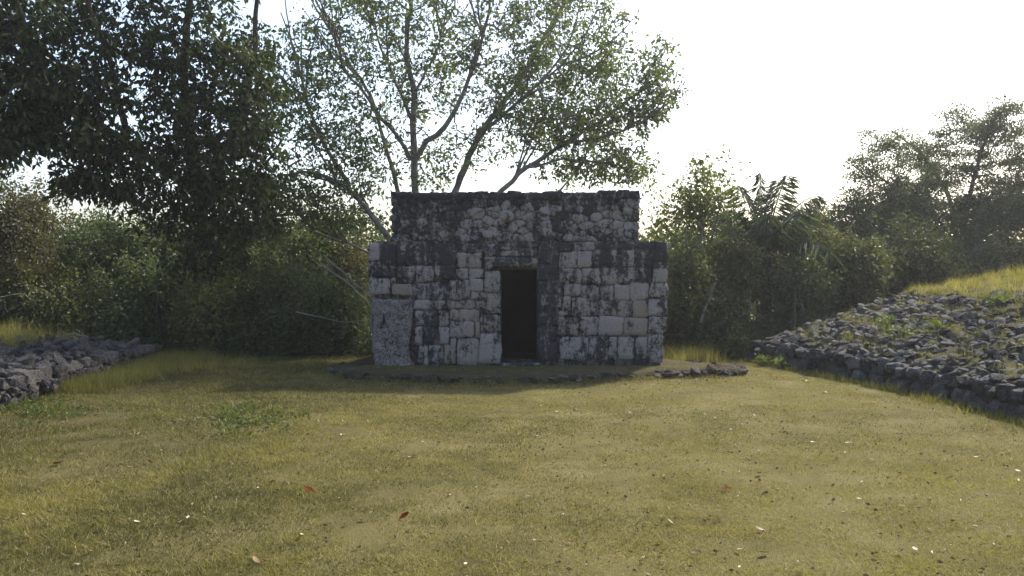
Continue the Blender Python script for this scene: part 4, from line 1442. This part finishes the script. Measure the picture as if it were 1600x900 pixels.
NB = 820000
u = rng.random(NB)
yb_ = 3.4 + (16.2 - 3.4) * u ** 1.35
xb = (rng.random(NB) * 2 - 1) * (yb_ * .68 + 1.0)
keep = outside(xb, yb_) & (rng.random(NB) < bare(xb, yb_)) & (rng.random(NB) < -.45 + 2.3 * N2(xb * 2.3 + 40, yb_ * 2.3 + 40, 4))
xb, yb_ = xb[keep], yb_[keep]
zb_ = ground_z(xb, yb_) - .004
pat = N1(xb * .55 + 60, yb_ * .55 + 60, 3)
clump = N3(xb * 4 + 70, yb_ * 6 + 70, 3)
fine = N2(xb * 9 + 20, yb_ * 22 + 20, 2)
left = smooth((-xb + .6) / 4.2) * (.75 + .5 * N2(xb * .8 + 9, yb_ * .8 + 9))
h = (.011 + .015 * rng.random(len(xb))) * (.45 + 1.1 * clump) * (1 + .8 * left)
tint = np.clip(.52 + 1.15 * (pat - .5) + .75 * (clump - .5) + .75 * (fine - .5) - .34 * left + rng.normal(0, .2, len(xb)), 0, .88)  # left side tinted down for coarser turf and painted tree shade
dry = rng.random(len(xb)) < .05
tint[dry] = rng.uniform(.93, 1, dry.sum())
V, T, A = blades(np.stack([xb, yb_, zb_], 1), h, np.full(len(xb), .0052) * (.7 + yb_ / 14), np.abs(rng.normal(.8, .45, len(xb))), tint)
lawn = link_mesh("lawn_grass", mesh_np("lawn_grass", V, T, False, {"tint": A}), M["grass"])
set_tag(lawn, "short dry yellow green grass covering the clearing", "grass", kind="stuff")


def tall(name, label, P, hmin, hmax, per, parent=None, origin=np.zeros(3), mat="grass_tall", t0=.5):
    k = len(P)
    idx = np.repeat(np.arange(k), per)
    Q = P[idx] + np.column_stack([rng.normal(0, .05, (len(idx), 2)), np.zeros(len(idx))])
    hh = rng.uniform(hmin, hmax, len(idx)) * rng.uniform(.6, 1.15, k)[idx]
    tt = np.clip(t0 + rng.normal(0, .2, k)[idx] + rng.normal(0, .15, len(idx)), 0, 1)
    V, T, A = blades(Q, hh, np.full(len(idx), .007), np.abs(rng.normal(.42, .24, len(idx))), tt)
    o = link_mesh(name, mesh_np(name, V - origin, T, False, {"tint": A}), M[mat], parent)
    o["kind"] = "stuff"
    if parent is None: set_tag(o, label, "grass", kind="stuff")
    return o


# tall tufts in front of the left mound's end
P = []
while len(P) < 520:
    y = rng.uniform(11.2, 15.6)
    x = foot(LB, y) + abs(rng.normal(.1, .75)) * (.35 + .65 * (y - 11) / 4.5)
    if y > 15 and x < -6.2: x += .5
    P.append((x, y, float(ground_z(x, y))))
tall("tall_grass", "taller pale green grass growing along the left mound's foot", np.array(P), .06, .25, 26, t0=.45)
P = [(x, y, float(ground_z(x, y))) for x, y in zip(rng.uniform(2.5, 3.6, 90), rng.uniform(14.6, 16.0, 90))]
tall("tall_grass", "yellow grass tuft behind the right corner of the ruin", np.array(P), .15, .40, 26, t0=.65)
P = [(x, y, float(ground_z(x, y))) for x, y in ((foot(RB, yy_) - abs(rng.normal(0, .12)) - .02, yy_) for yy_ in rng.uniform(6.5, 15.5, 260))]
tall("tall_grass", "fringe of grass along the foot of the right rubble mound", np.array(P), .04, .14, 14, t0=.45)
# on the mounds
P = []
while len(P) < 1500:
    y = rng.uniform(5, 15.6)
    d = rng.uniform(2.6, 7.8)
    x = foot(RB, y) + d
    if 15.4 + .1 * (x - 4.3) - y < .2: continue
    P.append((x, y, float(right_h(x, y)) + .0))
tall("grass", None, np.array(P), .06, .22, 40, rmound, rm_o, t0=.72)
P = []
while len(P) < 700:
    y = rng.uniform(7, 15.2)
    d = rng.uniform(1.3, 5.5)
    x = foot(LB, y) - d
    P.append((x, y, float(left_h(x, y))))
tall("grass", None, np.array(P), .10, .38, 30, lmound, lm_o, t0=.62)
P = []
while len(P) < 520:
    y = rng.uniform(7, 15.2)
    d = rng.uniform(.3, 2.9)
    P.append((foot(RB, y) + d, y, float(right_h(foot(RB, y) + d, y)) + .05))
tall("grass", None, np.array(P), .03, .10, 14, rmound, rm_o, t0=.35)

P = []
for x in rng.uniform(-2.7, 3.5, 300):
    y = float(np.interp(x, [-2.75, -2.05, -.3, 1.5, 3.46], [13.1, 12.45, 12.18, 12.46, 13.05])) + rng.normal(0, .07)
    P.append((x, y, float(ground_z(x, y))))
tall("tall_grass", "ragged grass fringe along the foot of the ruin's platform", np.array(P), .03, .10, 12, t0=.35)
P = []
for x, y in zip(rng.uniform(-2.3, 3.3, 900), rng.uniform(12.3, 13.3, 900)):
    if y > float(np.interp(x, [-2.75, -2.05, -.3, 1.5, 3.46], [13.3, 12.7, 12.4, 12.7, 13.2])): P.append((x, y, .128))
tall("grass", None, np.array(P), .015, .05, 9, platform, plat_o, t0=.4)

# weeds: each plant on its own
weed_spots = [
    (1382, 522, 13.6, .30, "green weed halfway up the right mound's slope, the upper one"), (1465, 533, 12.4, .32, "bright green weed spreading on the right mound's slope, nearest the middle"),
    (1405, 545, 12.8, .22, "small weed among the rubble below the two bright weeds"), (1195, 556, 14.6, .26, "green weed at the near foot of the right mound's far corner"),
    (1225, 568, 14.1, .24, "bluish green weed at the right mound's foot, second from the far corner"), (1570, 458, 12.6, .30, "leafy weed at the edge of the right mound's grass top"),
]
for (px_, py_, d, r, lab) in weed_spots:
    p = W(px_, py_, d)
    x, y = p[0], p[1]
    zz = max(float(ground_z(x, y)), float(right_h(x, y))) + .06
    o0 = np.array([x, y, zz])
    t = empty("weed", o0, lab, "weed")
    cs = o0 + np.column_stack([rng.normal(0, r * .5, (9, 2)), rng.uniform(.01, .08, 9)])
    V, T, A = leaf_cloud(cs, np.full(9, .09), 14, .065, -.1, np.clip(rng.normal(.55, .2, 9), 0, .88))
    link_mesh("leaves", mesh_np("leaves", V - o0, T, False, {"tint": A}), M["weed"], t)
    gg = Geo()
    for c in cs:
        V, T = tube(np.array([o0 - [0, 0, .08], (o0 + c) / 2 + [0, 0, .02], c]), [.005, .004, .002], 4)
        gg.add(V, T)
    gg.build("stems", M["bark_dark"], t, o0)
# patch of broad weeds on the lawn, left of the middle
cs = []
for _ in range(150):
    px_, py_ = rng.normal(390, 38), rng.normal(656, 14)
    d = CAMZ * F / (py_ - 425)
    cs.append((W(px_, py_, d)[0], d, .02 + float(ground_z(W(px_, py_, d)[0], d))))
for _ in range(110):
    px_, py_ = rng.normal(60, 45), rng.normal(640, 9)
    d = CAMZ * F / (py_ - 425)
    cs.append((max(W(px_, py_, d)[0], foot(LB, d) + .1), d, .02))
cs = np.array(cs)
V, T, A = leaf_cloud(cs, np.full(len(cs), .10), 9, .045, -.35, np.clip(rng.normal(.3, .2, len(cs)), 0, .88), .35)
V[:, 2] = np.maximum(V[:, 2], .0)
o = link_mesh("weed_patch", mesh_np("weed_patch", V, T, False, {"tint": A}), M["weed"])
set_tag(o, "low patches of broad leaved green weeds in the left lawn", "weeds", kind="stuff")


# ------------------------------------------------------------------ fallen leaves
def fallen_mesh(i, mat):
    r = np.random.default_rng(500 + i)
    V, T = [], []
    ts = np.linspace(0, 1, 6)
    curl, bend = r.uniform(.15, .5), r.uniform(.1, .3)
    for t in ts:
        w_ = .24 * math.sin(math.pi * min(.98, max(.04, t)) ** .85) + .01
        z0 = bend * (t - .5) ** 2 * 1.5
        V += [(t - .5, -w_, z0 + curl * w_), (t - .5, 0, z0), (t - .5, w_, z0 + curl * w_ * 1.3)]
    for k in range(5):
        a = k * 3
        T += [(a, a + 3, a + 4), (a, a + 4, a + 1), (a + 1, a + 4, a + 5), (a + 1, a + 5, a + 2)]
    me = mesh_np("fallen_leaf", np.array(V), np.array(T), True, {"tint": np.full(len(V), r.uniform(.1, .85))})
    me.materials.append(mat)
    return me


FM = {k: [fallen_mesh(i, M["leaf_fallen_" + k]) for i in range(4)] for k in ("red", "pale", "brown")}


def fallen(px_, py_, kind, size, label, group=None):
    d = CAMZ * F / (py_ - 425)
    x = W(px_, py_, d)[0]
    o = link_mesh("fallen_leaf", FM[kind][int(rng.integers(0, 4))], None, None, (x, d, float(ground_z(x, d)) + .022))
    o.scale = (size, size, size)
    o.rotation_euler = (rng.normal(0, .3), rng.normal(0, .3), rng.uniform(0, 6.28))
    set_tag(o, label, "leaf", group)


RED = [(481, 776, .12, "bright red brown leaf on the lawn left of the doorway"), (630, 820, .10, "red brown leaf nearest the camera, lower middle left"), (1137, 772, .11, "narrow red brown leaf on the lawn at right of middle"),
       (85, 731, .11, "red brown leaf lying far left on the lawn"), (232, 730, .08, "small red brown leaf, second from the left edge")]
for x, y, s, lab in RED: fallen(x, y, "red", s * .8, lab)
PALE = [(33, 816), (211, 829), (765, 725), (703, 783), (1002, 822), (1161, 753), (1528, 717), (1434, 867), (1569, 711), (1580, 708), (1415, 615), (1346, 655), (1383, 649), (1261, 599), (1291, 617), (1158, 869), (1158, 897), (727, 894), (222, 817), (291, 821), (305, 671),
        (840, 684), (919, 648), (964, 648), (985, 646), (1076, 624), (1180, 650), (1180, 659), (1160, 635), (638, 631), (676, 632), (846, 635), (870, 645), (532, 683), (535, 661), (574, 661), (497, 662), (1435, 778), (1595, 754), (1594, 738), (401, 772), (470, 849), (1412, 796), (1528, 829), (1349, 758),
        (660, 694), (1143, 672), (1118, 653), (622, 724), (1364, 722), (1345, 786), (215, 682)]
for x, y in PALE: fallen(x, y, "pale", rng.uniform(.026, .05), "small pale dry leaf lying flat on the short lawn", "pale leaves on the lawn")
for _ in range(34):
    py_ = 610 + 280 * rng.random() ** 1.4
    fallen(rng.uniform(20, 1580) if py_ > 680 else rng.uniform(430, 1250), py_, "brown", rng.uniform(.045, .085), "curled dark brown leaf lying on the lawn", "brown leaves on the lawn")
# finer litter that nobody could count
lg = Geo()
nL = 5200
u = rng.random(nL)
yl = 4.2 + 9.6 * u
xl_ = rng.uniform(-1, 1, nL) * (yl * .66)
near = rng.random(nL) < .3
xl_[near] = rng.uniform(-2.6, 3.3, near.sum())
yl[near] = np.interp(xl_[near], [-2.75, -2.05, -.3, 1.5, 3.46], [13.1, 12.4, 12.14, 12.44, 13.0]) - np.abs(rng.normal(0, .25, near.sum()))
k_ = outside(xl_, yl)
xl_, yl = xl_[k_], yl[k_]
nL = len(xl_)
dirs = np.stack([rng.normal(0, 1, nL), rng.normal(0, 1, nL), rng.normal(0, .25, nL)], 1)
dirs /= np.linalg.norm(dirs, axis=1)[:, None]
LL = rng.uniform(.014, .042, nL)
V, T, A = leaves_np(np.stack([xl_, yl, ground_z(xl_, yl) + .018], 1), dirs, LL, LL * .5, rng.uniform(0, .9, nL))
o = link_mesh("leaf_litter", mesh_np("leaf_litter", V, T, False, {"tint": A}), M["leaf_fallen_brown"])
set_tag(o, "fine brown leaf litter strewn over the lawn and platform foot", "litter", kind="stuff")

# ------------------------------------------------------------------ thin volume added to imitate milky lens glare
hz = link_mesh("veil", box_mesh("veil", -45, 45, -6, 48, -2.0, 14.5, np.zeros(3)))
hm, hnt, hn, hl = new_mat("thin haze")
pv = hn.new("ShaderNodeVolumePrincipled")
pv.inputs["Color"].default_value = (.93, .95, 1, 1)
pv.inputs["Density"].default_value = 0.0009
pv.inputs["Anisotropy"].default_value = 0.5
ho = hn.new("ShaderNodeOutputMaterial")
hl.new(pv.outputs[0], ho.inputs["Volume"])
hz.data.materials.append(hm)
set_tag(hz, "thin bright haze added over the clearing to imitate lens glare", "veil", kind="stuff")
